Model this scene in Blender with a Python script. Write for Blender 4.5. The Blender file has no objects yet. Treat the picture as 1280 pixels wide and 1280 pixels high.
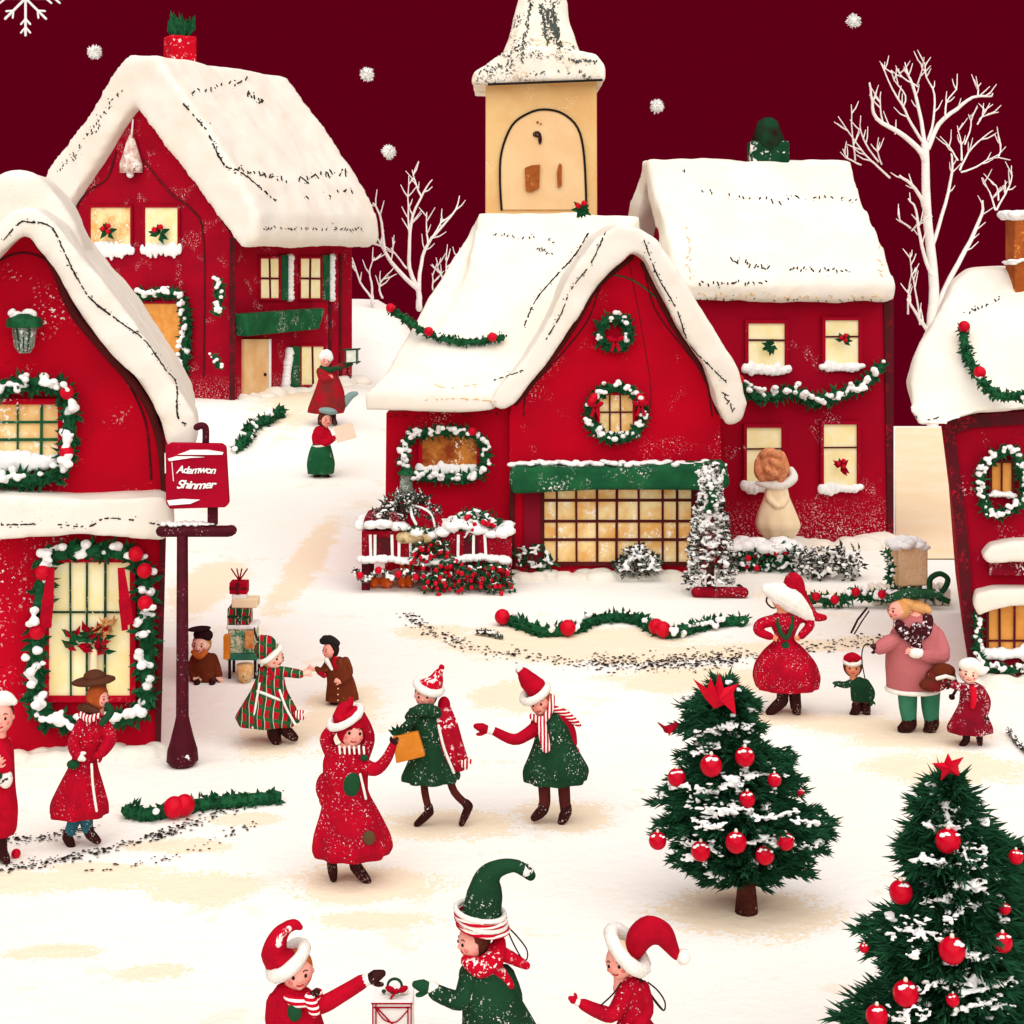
import bpy, math, random
from mathutils import Vector, Matrix
random.seed(7)
R = math.radians
scene = bpy.context.scene
# ---------------------------------------------------------------- camera, sky, sun, exposure
F, CAMH, HY = 2000.0, 4.5, 300.0          # focal length in photo pixels, eye height in metres, horizon row
cam_d = bpy.data.cameras.new('camera'); cam = bpy.data.objects.new('camera', cam_d)
scene.collection.objects.link(cam); scene.camera = cam
cam.location = (0, 0, CAMH); cam.rotation_euler = (R(90), 0, 0)
cam_d.sensor_width = 36; cam_d.lens = 36*F/1280
cam_d.shift_y = -(640-HY)/1280; cam_d.clip_start = .1; cam_d.clip_end = 900
world = bpy.data.worlds.new('World'); scene.world = world; world.use_nodes = True
wn, wl = world.node_tree.nodes, world.node_tree.links
bg = wn['Background']; bg.inputs[0].default_value = (.101, .0, .0076, 1); bg.inputs[1].default_value = 1.0
sd = bpy.data.lights.new('sun', 'SUN'); sun = bpy.data.objects.new('sun', sd); scene.collection.objects.link(sun)
sd.energy = 4.6; sd.angle = R(105); sd.color = (1.0, .995, .975); sun.rotation_euler = (R(35), 0, R(5)); sun.location = (0, 0, 30)
scene.view_settings.view_transform = 'Standard'; scene.view_settings.look = 'None'
scene.view_settings.gamma = 1; scene.view_settings.exposure = 0.10
# ---------------------------------------------------------------- projection helpers (metres in, metres out)
def W(px, py, d): return Vector(((px-640)*d/F, d, CAMH-(py-HY)*d/F))
def GD(py): return F*CAMH/(py-HY)
def ss(a, b, t):
    t = max(0, min(1, (t-a)/(b-a))); return t*t*(3-2*t)
def gz(x, y):
    wlft = ss(-.3, -4.2, x)
    z = wlft*(.9*ss(28.5, 35, y)+1.85*ss(41.8, 47, y))
    yf = 38.5+(47.6-38.5)*wlft
    if y > yf: z -= (y-yf)*.30*min(1, (y-yf)/2)
    return z
class Pl:                                   # a vertical facade plane through a ground point, turned by an angle
    def __init__(s, x, y, ang):
        s.p = Vector((x, y, 0)); s.u = Vector((math.cos(R(ang)), math.sin(R(ang)), 0)); s.n = Vector((s.u.y, -s.u.x, 0))
    def pt(s, px, py, off=0):
        r = Vector(((px-640)/F, 1, -(py-HY)/F)); c = Vector((0, 0, CAMH))
        t = ((s.p-c).dot(s.n)+off)/r.dot(s.n) if True else 0
        return c+r*t
    def at(s, px, py, off=0, base=0):       # traced on the plane itself, then moved straight out of the wall
        return s.pt(px, py, base)+s.n*(off-base)
# ---------------------------------------------------------------- colours and procedural materials
def hexl(h, k=1.0):
    h = h.lstrip('#'); o = []
    for i in (0, 2, 4):
        c = int(h[i:i+2], 16)/255; o.append((c/12.92 if c <= .04045 else ((c+.055)/1.055)**2.4)*k)
    return tuple(o)+(1,)
MATS = {}
def mat(name, col, var=.12, vs=4., rough=.85, speck=None, col2=None, emit=0, bump=0, stripes=None, plaid=None, low=None, dust=0):
    """speck=(colour, fine scale, threshold, patch scale, patch threshold); low=(height, strength) more specks near the base"""
    if name in MATS: return MATS[name]
    m = bpy.data.materials.new(name); m.use_nodes = True; n = m.node_tree.nodes; l = m.node_tree.links
    b = n['Principled BSDF']; b.inputs['Roughness'].default_value = rough; b.inputs['Specular IOR Level'].default_value = .08
    tc = n.new('ShaderNodeTexCoord').outputs['Object']
    def noise(sc, det=3, rgh=.6):
        x = n.new('ShaderNodeTexNoise'); x.inputs['Scale'].default_value = sc; x.inputs['Detail'].default_value = det
        x.inputs['Roughness'].default_value = rgh; l.new(tc, x.inputs['Vector']); return x.outputs['Fac']
    def ramp(a, lo, hi, c0=(0, 0, 0, 1), c1=(1, 1, 1, 1)):
        x = n.new('ShaderNodeValToRGB'); x.color_ramp.elements[0].position = lo; x.color_ramp.elements[1].position = hi
        x.color_ramp.elements[0].color = c0; x.color_ramp.elements[1].color = c1; l.new(a, x.inputs[0]); return x.outputs[0]
    def mix(f, a, c):
        x = n.new('ShaderNodeMixRGB')
        for i, v in enumerate((f, a, c)):
            if isinstance(v, (tuple, float, int)): x.inputs[i].default_value = v
            else: l.new(v, x.inputs[i])
        return x.outputs[0]
    def mth(op, a, c=None):
        x = n.new('ShaderNodeMath'); x.operation = op
        for i, v in enumerate((a, c)):
            if v is None: continue
            if isinstance(v, (float, int)): x.inputs[i].default_value = v
            else: l.new(v, x.inputs[i])
        return x.outputs[0]
    c = hexl(col, .9)
    c2 = hexl(col2, .9) if col2 else tuple(min(1, v*(1-var)) for v in c[:3])+(1,)
    cur = ramp(noise(vs), .38, .62, c2, c)
    if stripes:
        axis, freq, scol, duty = stripes[:4]
        sx = n.new('ShaderNodeSeparateXYZ'); l.new(tc, sx.inputs[0])
        wob = mth('MULTIPLY', noise(9, 1), .5)
        v = mth('ADD', mth('MULTIPLY', sx.outputs[axis], freq), wob)
        cur = mix(mth('GREATER_THAN', mth('FRACT', v), duty), hexl(scol, .9), cur)
    if plaid:
        freq, pa, pb = plaid
        sx = n.new('ShaderNodeSeparateXYZ'); l.new(tc, sx.inputs[0])
        fx = mth('FRACT', mth('MULTIPLY', mth('ADD', sx.outputs[0], mth('MULTIPLY', noise(6, 1), .06)), freq))
        fz = mth('FRACT', mth('MULTIPLY', mth('ADD', sx.outputs[2], mth('MULTIPLY', sx.outputs[0], .25)), freq*.8))
        cur = mix(mth('GREATER_THAN', fx, .52), cur, hexl(pa, .9)); cur = mix(mth('GREATER_THAN', fz, .66), cur, hexl(pb, .9))
        cur = mix(mth('GREATER_THAN', fx, .93), cur, hexl('#d8c8b0', .9))
    if speck:
        scs = speck if isinstance(speck, list) else [speck]
        for sc_, fs, th, ps, pth in scs:
            f = ramp(noise(fs, 2, .7), th, th+.02); g = ramp(noise(ps, 2), pth, pth+.12)
            if low:
                sx = n.new('ShaderNodeSeparateXYZ'); l.new(tc, sx.inputs[0])
                g2 = ramp(sx.outputs[2], 0, low, (1, 1, 1, 1), (0, 0, 0, 1)); g = mth('MAXIMUM', g, g2)
            cur = mix(mth('MULTIPLY', f, g), cur, hexl(sc_, .9))
    if bump:
        bp = n.new('ShaderNodeBump'); bp.inputs['Strength'].default_value = bump; bp.inputs['Distance'].default_value = .03
        l.new(noise(vs*5, 4), bp.inputs['Height']); l.new(bp.outputs[0], b.inputs['Normal'])
    l.new(cur, b.inputs['Base Color'])
    if emit: l.new(cur, b.inputs['Emission Color']); b.inputs['Emission Strength'].default_value = emit
    MATS[name] = m; return m
CREAM = '#fbf8ea'
snow = mat('snow', CREAM, col2='#f6f1e2', vs=2.0, rough=.95, bump=.25)
snow_warm = mat('warm snow', '#edeadd', col2='#ede4d4', vs=1.3, rough=.95, bump=.25, speck=[('#f3dcb4', 60, .6, 1.7, .54), ('#efe0e4', 70, .6, 1.3, .58)])
snow_stipple = mat('stippled snow', '#faf6e6', col2='#f3ead6', vs=3, rough=.95, bump=.3,
                   speck=[('#2b2c26', 24, .53, 3.2, .52), ('#e6c9a0', 22, .54, 2.5, .56), ('#dfe8ea', 9, .6, 2.2, .55)])
snow_dot = mat('white snow', '#fbfbf6', col2='#eef0ee', vs=12, rough=.95)
WS = '#f4e9e6'
red_wall = mat('red painted wall', '#bb0420', col2='#a90420', vs=1.4, rough=.9, speck=(WS, 34, .60, 1.6, .56), low=.5)
red_near = mat('near red wall', '#c00320', col2='#b0031f', vs=1.2, rough=.9, speck=[(WS, 30, .62, 1.6, .56), ('#8d0a1c', 22, .62, 1.1, .5)])
red_deep = mat('deep red wall', '#a50420', col2='#960420', vs=1.2, rough=.9, speck=[(WS, 34, .605, 1.8, .57), ('#6e0a18', 20, .62, 1.1, .52)], low=.6)
maroon = mat('maroon timber', '#5c1420', col2='#4a1a1c', vs=5, speck=('#a01525', 30, .55, 3, .5))
maroon_iron = mat('maroon iron', '#4e0e1c', col2='#430c18', vs=8, rough=.6, speck=('#e9dede', 60, .66, 4, .5))
brown_line = mat('dark brown trim', '#571d1c', var=.2, vs=6)
tan_wall = mat('tan plaster', '#ecc688', col2='#e6b878', vs=1.6, speck=('#f7e2bd', 30, .58, 2.2, .55))
tan_pale = mat('pale tan plaster', '#f1d09c', col2='#eec690', vs=1.8)
tan_door = mat('tan door', '#ecc692', col2='#e3b47a', vs=2.5)
pane_y = mat('lit cream pane', '#f3e3a2', col2='#f5ecc0', vs=5, rough=.6, emit=.12)
pane_o = mat('lit amber pane', '#e2a052', col2='#d78e40', vs=5, rough=.6, emit=.08)
pane_m = mat('lit mixed pane', '#f6dfa4', col2='#e5ac60', vs=2.6, rough=.6, emit=.1, speck=('#fbf6e6', 24, .56, 5, .5))
green = mat('pine green', '#22613a', col2='#174a2c', vs=9, rough=.85)
green_b = mat('bright green paint', '#1f5f38', col2='#174f30', vs=3, speck=('#f4efe6', 30, .60, 2.2, .52))
green_cloth = mat('dark green wool', '#1a4228', col2='#153621', vs=6, speck=('#f1eee6', 58, .63, 5, .46), bump=.4)
green_mit = mat('green knit', '#1d4b2d', var=.15, vs=8)
red_berry = mat('red berry', '#d20a28', var=.2, vs=6, rough=.35)
red_gloss = mat('glossy red', '#cf0727', col2='#bb0522', vs=9, rough=.25)
red_cloth = mat('red wool', '#b20422', col2='#98041f', vs=7, speck=[('#f3dfe0', 62, .64, 6, .46), ('#6a0c18', 45, .64, 7, .5)], bump=.4)
red_plain = mat('plain red wool', '#b80423', col2='#a0041f', vs=7, speck=('#7a0c1a', 45, .66, 7, .5), bump=.4)
red_dark = mat('dark red wool', '#98081f', col2='#86071d', vs=6, speck=('#f3dfe0', 50, .63, 4, .5))
red_speck = mat('snow flecked maroon wool', '#8a0a20', col2='#6e0a1e', vs=6, speck=('#f3e6e6', 48, .57, 4, .44))
brown = mat('dark brown leather', '#38110f', col2='#2c0e0d', vs=9, rough=.5, speck=('#e6ddd4', 70, .63, 9, .48))
brown_tight = mat('brown tights', '#57221c', col2='#4a1c18', vs=8)
brown_coat = mat('brown wool', '#6b2c14', col2='#5d2613', vs=6, speck=('#d8b48c', 70, .67, 6, .5))
bark = mat('brown bark', '#5a2a1e', col2='#47201a', vs=12, speck=('#e8ded2', 60, .64, 8, .5), bump=.6)
skin = mat('rosy skin', '#f0a08e', col2='#f3ad9b', vs=10, rough=.6)
skin_o = mat('ruddy skin', '#dd8a62', col2='#e59a74', vs=10, rough=.6)
skin_p = mat('pale skin', '#f5c8b0', col2='#f3bba6', vs=10, rough=.6)
cheek = mat('cheek blush', '#e87a78', var=.1)
black = mat('black ink', '#1b1715', var=.1, rough=.5)
lip = mat('lip red', '#c02a38', var=.1, rough=.5)
white_fur = mat('white fur trim', '#fbf8ee', col2='#f1eee2', vs=20, rough=.95, bump=.5)
cream_cloth = mat('cream cloth', '#f7e3bd', col2='#f3dab0', vs=4)
stripe_rw = mat('red and white striped knit', '#c40525', stripes=(0, 38, '#fbf3ea', .45), vs=8)
stripe_rwz = mat('red and white banded knit', '#c40525', stripes=(2, 40, '#fbf3ea', .4), vs=8)
scarf_r = mat('red patterned scarf', '#c20424', vs=8, speck=('#f8f0ea', 34, .56, 7, .42))
plaid_m = mat('red and green plaid', '#b0101f', plaid=(14, '#1c4a2a', '#27562f'), vs=8)
orange_bag = mat('orange paper', '#dd8a30', col2='#cf7a24', vs=6, speck=('#f6e4cc', 60, .66, 6, .5))
brick = mat('orange brick', '#b8622c', col2='#9c4e22', vs=3, speck=('#d88a44', 22, .56, 5, .5), bump=.5)
teal = mat('teal cloth', '#2f6a78', col2='#25525f', vs=9, speck=('#cfe0e0', 60, .62, 6, .45))
teal_g = mat('sea green cloth', '#3c8060', col2='#34745a', vs=5)
pink_coat = mat('dusty pink wool', '#b8696a', col2='#ae6062', vs=3, speck=('#6b1a22', 80, .68, 4, .55))
grey_glass = mat('grey lantern glass', '#8f9a8c', col2='#5b6a5c', vs=14, rough=.4, speck=('#eef0ea', 40, .55, 12, .45))
white_paint = mat('white painted paper', '#fbf9f2', var=.03)
hair_b = mat('brown hair', '#5b2c1c', var=.25, vs=18)
hair_o = mat('ginger hair', '#cf7030', col2='#a8501f', vs=14)
hair_y = mat('fair hair', '#dfa76a', col2='#c98c50', vs=14)
hair_d = mat('dark hair', '#2c1c18', var=.25, vs=18)
# ---------------------------------------------------------------- mesh building
class MB:
    def __init__(s): s.v = []; s.f = []
    def add(s, vs, fs):
        o = len(s.v); s.v += [Vector(v) for v in vs]; s.f += [tuple(i+o for i in f) for f in fs]; return s
    def prism(s, poly, vec):                 # closed polygon pushed along a vector
        n = len(poly); a = [Vector(p) for p in poly]; b = [p+Vector(vec) for p in a]
        s.add(a+b, [tuple(range(n)), tuple(range(2*n-1, n-1, -1))]+[(i, i+n, (i+1) % n+n, (i+1) % n) for i in range(n)]); return s
    def loft(s, rings, cap=True, closed=False):
        n = len(rings[0]); vs = [p for r in rings for p in r]; fs = []
        m = len(rings)
        for k in range(m if closed else m-1):
            for i in range(n):
                a, b = k*n+i, k*n+(i+1) % n; k2 = (k+1) % m; fs.append((a, b, k2*n+(i+1) % n, k2*n+i))
        if cap and not closed: fs += [tuple(range(n-1, -1, -1)), tuple(range((m-1)*n, m*n))]
        s.add(vs, fs); return s
    def tube(s, pts, r, n=8, closed=False, round_=True):
        pts = [Vector(p) for p in pts]; m = len(pts)
        rr = list(r) if isinstance(r, (list, tuple)) else [r]*m
        if round_ and not closed:            # rounded ends
            d0 = (pts[0]-pts[1]).normalized(); d1 = (pts[-1]-pts[-2]).normalized()
            pts = [pts[0]+d0*rr[0]*.95, pts[0]+d0*rr[0]*.65]+pts+[pts[-1]+d1*rr[-1]*.65, pts[-1]+d1*rr[-1]*.95]
            rr = [rr[0]*.3, rr[0]*.76]+rr+[rr[-1]*.76, rr[-1]*.3]; m += 4
        rings = []; prev = None
        for i, p in enumerate(pts):
            if closed: t = pts[(i+1) % m]-pts[i-1]
            else: t = pts[min(i+1, m-1)]-pts[max(i-1, 0)]
            if t.length < 1e-9: t = Vector((0, 0, 1))
            t.normalize()
            if prev is None: prev = t.cross(Vector((0, 0, 1))) if abs(t.z) < .9 else t.cross(Vector((1, 0, 0)))
            a = (prev-t*prev.dot(t)); a = a.normalized() if a.length > 1e-6 else t.orthogonal().normalized(); prev = a; b = t.cross(a)
            rings.append([p+(a*math.cos(2*math.pi*k/n)+b*math.sin(2*math.pi*k/n))*rr[i] for k in range(n)])
        s.loft(rings, not closed, closed); return s
    def ball(s, c, r, nu=10, nv=7, rot=None, jit=0):
        c = Vector(c); r = Vector(r) if isinstance(r, (tuple, list, Vector)) else Vector((r, r, r)); vs = []; fs = []
        for j in range(1, nv):
            for i in range(nu):
                th, ph = math.pi*j/nv, 2*math.pi*i/nu; k = 1+random.uniform(-jit, jit)
                v = Vector((r.x*math.sin(th)*math.cos(ph), r.y*math.sin(th)*math.sin(ph), r.z*math.cos(th)))*k
                vs.append(c+(rot @ v if rot else v))
        up = Vector((0, 0, r.z)); up = rot @ up if rot else up
        vs += [c+up, c-up]; T = len(vs)-2
        for j in range(nv-2):
            for i in range(nu): fs.append((j*nu+i, (j+1)*nu+i, (j+1)*nu+(i+1) % nu, j*nu+(i+1) % nu))
        for i in range(nu): fs.append((T, i, (i+1) % nu)); fs.append((T+1, (nv-2)*nu+(i+1) % nu, (nv-2)*nu+i))
        s.add(vs, fs); return s
    def box(s, c, sx, sy, sz, rot=None):
        c = Vector(c); vs = []
        for z in (-1, 1):
            for x, y in ((-1, -1), (1, -1), (1, 1), (-1, 1)):
                v = Vector((x*sx/2, y*sy/2, z*sz/2)); vs.append(c+(rot @ v if rot else v))
        s.add(vs, [(3, 2, 1, 0), (4, 5, 6, 7), (0, 1, 5, 4), (1, 2, 6, 5), (2, 3, 7, 6), (3, 0, 4, 7)]); return s
    def bar(s, a, b, w, t, n):               # flat bar from a to b, w wide, t thick along n
        a, b, n = Vector(a), Vector(b), Vector(n); u = (b-a).normalized(); w_ = u.cross(n).normalized()*w/2
        s.prism([a-w_, a+w_, b+w_, b-w_], n*t); return s
    def leaf(s, p, d, ln, w, up=None):
        d = d.normalized(); side = d.cross(up or Vector((random.uniform(-1, 1), random.uniform(-1, 1), random.uniform(-1, 1))))
        if side.length < 1e-4: side = d.orthogonal()
        side.normalize(); nn = side.cross(d)*w*.35
        s.add([p, p+d*ln*.45+side*w/2+nn, p+d*ln, p+d*ln*.45-side*w/2+nn, p+d*ln*.5-nn*.4], [(0, 1, 4), (1, 2, 4), (2, 3, 4), (3, 0, 4)]); return s
    def build(s, name, m, parent=None, smooth=False, bevel=0, seg=2, remesh=0, sm=0, disp=0, dsc=.4):
        org = parent.matrix_world.translation if False else (ROOTLOC(parent) if parent else Vector((0, 0, 0)))
        me = bpy.data.meshes.new(name); me.from_pydata([v-org for v in s.v], [], s.f); me.update()
        o = bpy.data.objects.new(name, me); scene.collection.objects.link(o); me.materials.append(m)
        if parent: o.parent = parent
        if smooth and not remesh:
            for p in me.polygons: p.use_smooth = True
        if bevel:
            b = o.modifiers.new('bevel', 'BEVEL'); b.width = bevel; b.segments = seg; b.limit_method = 'ANGLE'; b.angle_limit = R(25)
        if remesh:
            r_ = o.modifiers.new('remesh', 'REMESH'); r_.mode = 'VOXEL'; r_.voxel_size = remesh; r_.use_smooth_shade = True
            if sm: q = o.modifiers.new('smooth', 'SMOOTH'); q.factor = .5; q.iterations = sm
        if disp:
            t = bpy.data.textures.new(name+'_noise', 'CLOUDS'); t.noise_scale = dsc
            q = o.modifiers.new('displace', 'DISPLACE'); q.texture = t; q.strength = disp; q.mid_level = .5; q.texture_coords = 'LOCAL'
            for p in me.polygons: p.use_smooth = True
        return o
def stuff(o): o['kind'] = 'stuff'; return o
def ROOTLOC(o):
    v = Vector((0, 0, 0))
    while o: v += o.location; o = o.parent
    return v
def root(name, loc, label, cat, group=None):
    o = bpy.data.objects.new(name, None); scene.collection.objects.link(o); o.location = loc; o.empty_display_size = .2
    o['label'] = label; o['category'] = cat
    if group: o['group'] = group
    return o
def single(mb, name, m, label, cat, group=None, **k):
    o = mb.build(name, m, None, **k)
    o['label'] = label; o['category'] = cat
    if group: o['group'] = group
    # put the origin at the base of the thing
    me = o.data; xs = [v.co for v in me.vertices]; z0 = min(v.z for v in xs); c = sum((v.copy() for v in xs), Vector())/len(xs); c.z = z0
    for v in me.vertices: v.co -= c
    o.location = c; return o
def struct(mb, name, m, **k):
    o = mb.build(name, m, None, **k); o['kind'] = 'structure'; return o
def spline(pts, n=6):
    pts = [Vector(p) for p in pts]; out = []
    for i in range(len(pts)-1):
        p0, p1, p2, p3 = pts[max(i-1, 0)], pts[i], pts[i+1], pts[min(i+2, len(pts)-1)]
        for k in range(n):
            t = k/n; out.append(.5*((2*p1)+(p2-p0)*t+(2*p0-5*p1+4*p2-p3)*t*t+(3*p1-p0-3*p2+p3)*t**3))
    out.append(pts[-1]); return out
def resample(pts, step):
    out = [pts[0]]; acc = 0
    for a, b in zip(pts, pts[1:]):
        L = (b-a).length; t = step-acc
        while t <= L: out.append(a+(b-a)*(t/L)); t += step
        acc = L-(t-step)
    return out
def rv(): 
    while True:
        v = Vector((random.uniform(-1, 1), random.uniform(-1, 1), random.uniform(-1, 1)))
        if .05 < v.length < 1: return v.normalized()
# ---------------------------------------------------------------- greenery
def garland(path, r, label, cat='garland', group=None, snowy=.4, berries=(), dens=1.0, name='garland', lit=None, leafmat=None, front=None, bow=None, berry_r=.5):
    """path: points in metres; leaves and snow gather round it; berries: fractions along the path"""
    pts = resample(spline(path, 5), r*.42); z0 = min(p.z for p in pts)
    c = sum(pts, Vector())/len(pts); rt = root(name, Vector((c.x, c.y, z0-r)), label, cat, group)
    lf = MB(); sn = MB(); fr = front or Vector((0, -1, 0))
    for p in pts:
        for k in range(int(9*dens)):
            d = rv(); q = p+d*r*random.uniform(.0, .45)
            lf.leaf(q, (d+rv()*.4), r*random.uniform(.55, 1.0), r*random.uniform(.28, .5))
        lf.ball(p, r*.5, 6, 4, jit=.2)
        if random.random() < snowy:
            q = p+(fr*.72+Vector((0, 0, .35))+rv()*.5)*r*random.uniform(.6, .9)
            for k in range(random.randint(1, 3)):
                sn.ball(q+rv()*r*.3, Vector((1, 1, .8))*r*random.uniform(.18, .40), 7, 5, jit=.15)
    lf.build('foliage', leafmat or green, rt)
    if sn.v: stuff(sn.build('snow', snow_dot, rt, remesh=max(r*.10, .009), sm=1))
    for i, b in enumerate(berries):
        p = pts[min(len(pts)-1, int(b*(len(pts)-1)))]+(fr*.8+Vector((0, 0, .4)))*r
        MB().ball(p, r*berry_r, 12, 8).build('berry', red_berry, rt, smooth=True)
    return rt
def sprig(c, r, label, cat='holly sprig', n=Vector((0, -1, 0)), berries=3, group=None, poin=False):
    rt = root('holly_sprig', c-Vector((0, 0, r)), label, cat, group); lf = MB()
    for k in range(11):
        a = random.uniform(0, 2*math.pi); d = Vector((math.cos(a), 0, math.sin(a)))+n*.35
        lf.leaf(c+n*.01, d, r*random.uniform(.7, 1.1), r*.5, up=n)
    lf.build('foliage', red_plain if poin else green, rt)
    for k in range(berries):
        a = k*2.2+.9; MB().ball(c+n*r*.3+Vector((math.cos(a)*r*.3, 0, .3*r+math.sin(a)*r*.3)), r*.24, 10, 7).build('berry', red_berry, rt, smooth=True)
    return rt
# ================================================================ GROUND
def build_ground():
    xs = [-60+i*4 for i in range(11)]+[-18+i*.5 for i in range(73)]+[20+i*4 for i in range(11)]
    ys = [-6+i*2 for i in range(12)]+[18+i*.5 for i in range(90)]+[64+i*14 for i in range(12)]
    vs = [(x, y, gz(x, y)) for y in ys for x in xs]; n = len(xs)
    fs = [(j*n+i, j*n+i+1, (j+1)*n+i+1, (j+1)*n+i) for j in range(len(ys)-1) for i in range(n-1)]
    m = bpy.data.materials.new('snowy ground'); m.use_nodes = True; N = m.node_tree.nodes; L = m.node_tree.links; b = N['Principled BSDF']
    b.inputs['Roughness'].default_value = .95; b.inputs['Specular IOR Level'].default_value = .1
    tc = N.new('ShaderNodeTexCoord').outputs['Object']
    def noise(s, d=3, r=.6):
        x = N.new('ShaderNodeTexNoise'); x.inputs['Scale'].default_value = s; x.inputs['Detail'].default_value = d; x.inputs['Roughness'].default_value = r
        L.new(tc, x.inputs['Vector']); return x.outputs['Fac']
    def mth(op, a, c):
        x = N.new('ShaderNodeMath'); x.operation = op
        for i, v in enumerate((a, c)):
            if isinstance(v, (int, float)): x.inputs[i].default_value = v
            else: L.new(v, x.inputs[i])
        return x.outputs[0]
    def mix(f, a, c):
        x = N.new('ShaderNodeMixRGB')
        for i, v in enumerate((f, a, c)):
            if isinstance(v, (tuple, float, int)): x.inputs[i].default_value = v
            else: L.new(v, x.inputs[i])
        return x.outputs[0]
    def ramp(a, lo, hi):
        x = N.new('ShaderNodeValToRGB'); x.color_ramp.elements[0].position = lo; x.color_ramp.elements[1].position = hi; L.new(a, x.inputs[0]); return x.outputs[0]
    # trodden sandy path, and beige shadows painted under the figures: centre and half size on the ground, ragged by noise
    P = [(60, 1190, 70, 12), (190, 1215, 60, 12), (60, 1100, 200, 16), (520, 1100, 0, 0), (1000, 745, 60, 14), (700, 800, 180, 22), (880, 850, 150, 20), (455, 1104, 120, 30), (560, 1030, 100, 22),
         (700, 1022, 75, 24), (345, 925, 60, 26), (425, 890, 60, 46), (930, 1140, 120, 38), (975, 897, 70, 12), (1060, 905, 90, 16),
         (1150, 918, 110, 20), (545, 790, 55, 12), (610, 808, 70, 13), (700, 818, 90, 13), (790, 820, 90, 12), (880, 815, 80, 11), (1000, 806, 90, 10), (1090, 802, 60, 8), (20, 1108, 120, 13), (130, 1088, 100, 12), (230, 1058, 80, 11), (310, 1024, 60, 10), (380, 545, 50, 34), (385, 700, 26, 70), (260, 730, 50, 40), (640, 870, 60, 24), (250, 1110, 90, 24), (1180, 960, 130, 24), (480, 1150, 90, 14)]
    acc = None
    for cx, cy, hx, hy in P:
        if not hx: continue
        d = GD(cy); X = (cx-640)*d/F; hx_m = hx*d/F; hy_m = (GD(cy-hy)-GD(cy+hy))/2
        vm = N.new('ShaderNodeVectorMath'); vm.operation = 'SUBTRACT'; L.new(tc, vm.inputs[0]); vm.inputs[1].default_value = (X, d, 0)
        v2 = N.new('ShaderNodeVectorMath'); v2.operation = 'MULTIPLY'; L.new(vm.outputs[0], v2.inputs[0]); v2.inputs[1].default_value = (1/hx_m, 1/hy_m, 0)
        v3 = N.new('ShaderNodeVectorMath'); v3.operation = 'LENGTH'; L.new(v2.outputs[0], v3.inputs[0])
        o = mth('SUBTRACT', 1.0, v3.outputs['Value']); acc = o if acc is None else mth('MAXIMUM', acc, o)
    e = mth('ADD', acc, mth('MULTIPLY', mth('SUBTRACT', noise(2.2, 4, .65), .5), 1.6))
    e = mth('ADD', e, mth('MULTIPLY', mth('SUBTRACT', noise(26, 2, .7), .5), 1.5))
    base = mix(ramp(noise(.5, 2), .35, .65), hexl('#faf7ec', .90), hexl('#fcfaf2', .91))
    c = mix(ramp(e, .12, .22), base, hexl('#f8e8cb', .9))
    # pinkish drift under the middle shop and thin beige brushings elsewhere
    c = mix(mth('MULTIPLY', ramp(noise(.9, 5, .7), .60, .62), .5), c, hexl('#f6e7ce', .9))
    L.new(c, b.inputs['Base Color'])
    bp = N.new('ShaderNodeBump'); bp.inputs['Strength'].default_value = .35; bp.inputs['Distance'].default_value = .05
    L.new(noise(6, 5, .65), bp.inputs['Height']); L.new(bp.outputs[0], b.inputs['Normal'])
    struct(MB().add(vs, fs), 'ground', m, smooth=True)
build_ground()
def sheet(pxs, name, m, dz=.006, step=None):       # a sheet that follows the terrain, traced by its outline on flat ground
    pts = []
    for px, py in pxs:
        d = GD(py); pts.append(Vector(((px-640)*d/F, d, 0)))
    mb = MB(); mb.add([(p.x, p.y, gz(p.x, p.y)+dz) for p in pts], [tuple(range(len(pts)))])
    return struct(mb, name, m)
path_m = mat('sandy path', '#f7dfb6', col2='#f9e6c4', vs=1.2, speck=('#efcf9e', 40, .6, 2, .5))
# sandy lane that runs over the crest between the two right-hand houses
mb = MB(); vs = []
for i in range(16):
    y = 22.5+i*1.05; l_, r_ = (1120-640)*y/F, (1225-640)*y/F+.1
    for k in range(4): x = l_+(r_-l_)*k/3; vs.append((x, y, gz(x, y)+.02))
mb.add(vs, [(i*4+k, i*4+k+1, i*4+k+5, i*4+k+4) for i in range(15) for k in range(3)]); struct(mb, 'path', path_m)
# trodden path curving in front of the middle shop
def ribbon(line, hw, name, m, dz):
    pts = resample(spline([Vector(((x-640)*GD(y)/F, GD(y), 0)) for x, y in line], 8), .4); mb = MB(); vs = []
    for i, p in enumerate(pts):
        t = (pts[min(i+1, len(pts)-1)]-pts[max(i-1, 0)]).normalized(); n = Vector((-t.y, t.x, 0)); w = hw*min(1, .15+i/6, .15+(len(pts)-1-i)/6)*(1+.12*math.sin(i*1.7)+.08*math.sin(i*.6))
        vs += [p+n*w+Vector((0, 0, dz)), p-n*w+Vector((0, 0, dz))]
    mb.add(vs, [(2*i, 2*i+1, 2*i+3, 2*i+2) for i in range(len(pts)-1)]); return struct(mb, name, m)
worn = mat('worn path', '#f9e9cd', col2='#faf0da', vs=1.0, speck=('#f0d3a4', 30, .58, 1.4, .5))
0 and ribbon([(505, 768), (540, 790), (600, 806), (700, 815), (800, 818), (900, 812), (1000, 802), (1110, 800)], .62, 'path', worn, .012)
0 and ribbon([(-60, 1120), (60, 1102), (160, 1078), (250, 1045), (330, 1015), (380, 985)], .30, 'path', worn, .012)
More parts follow.
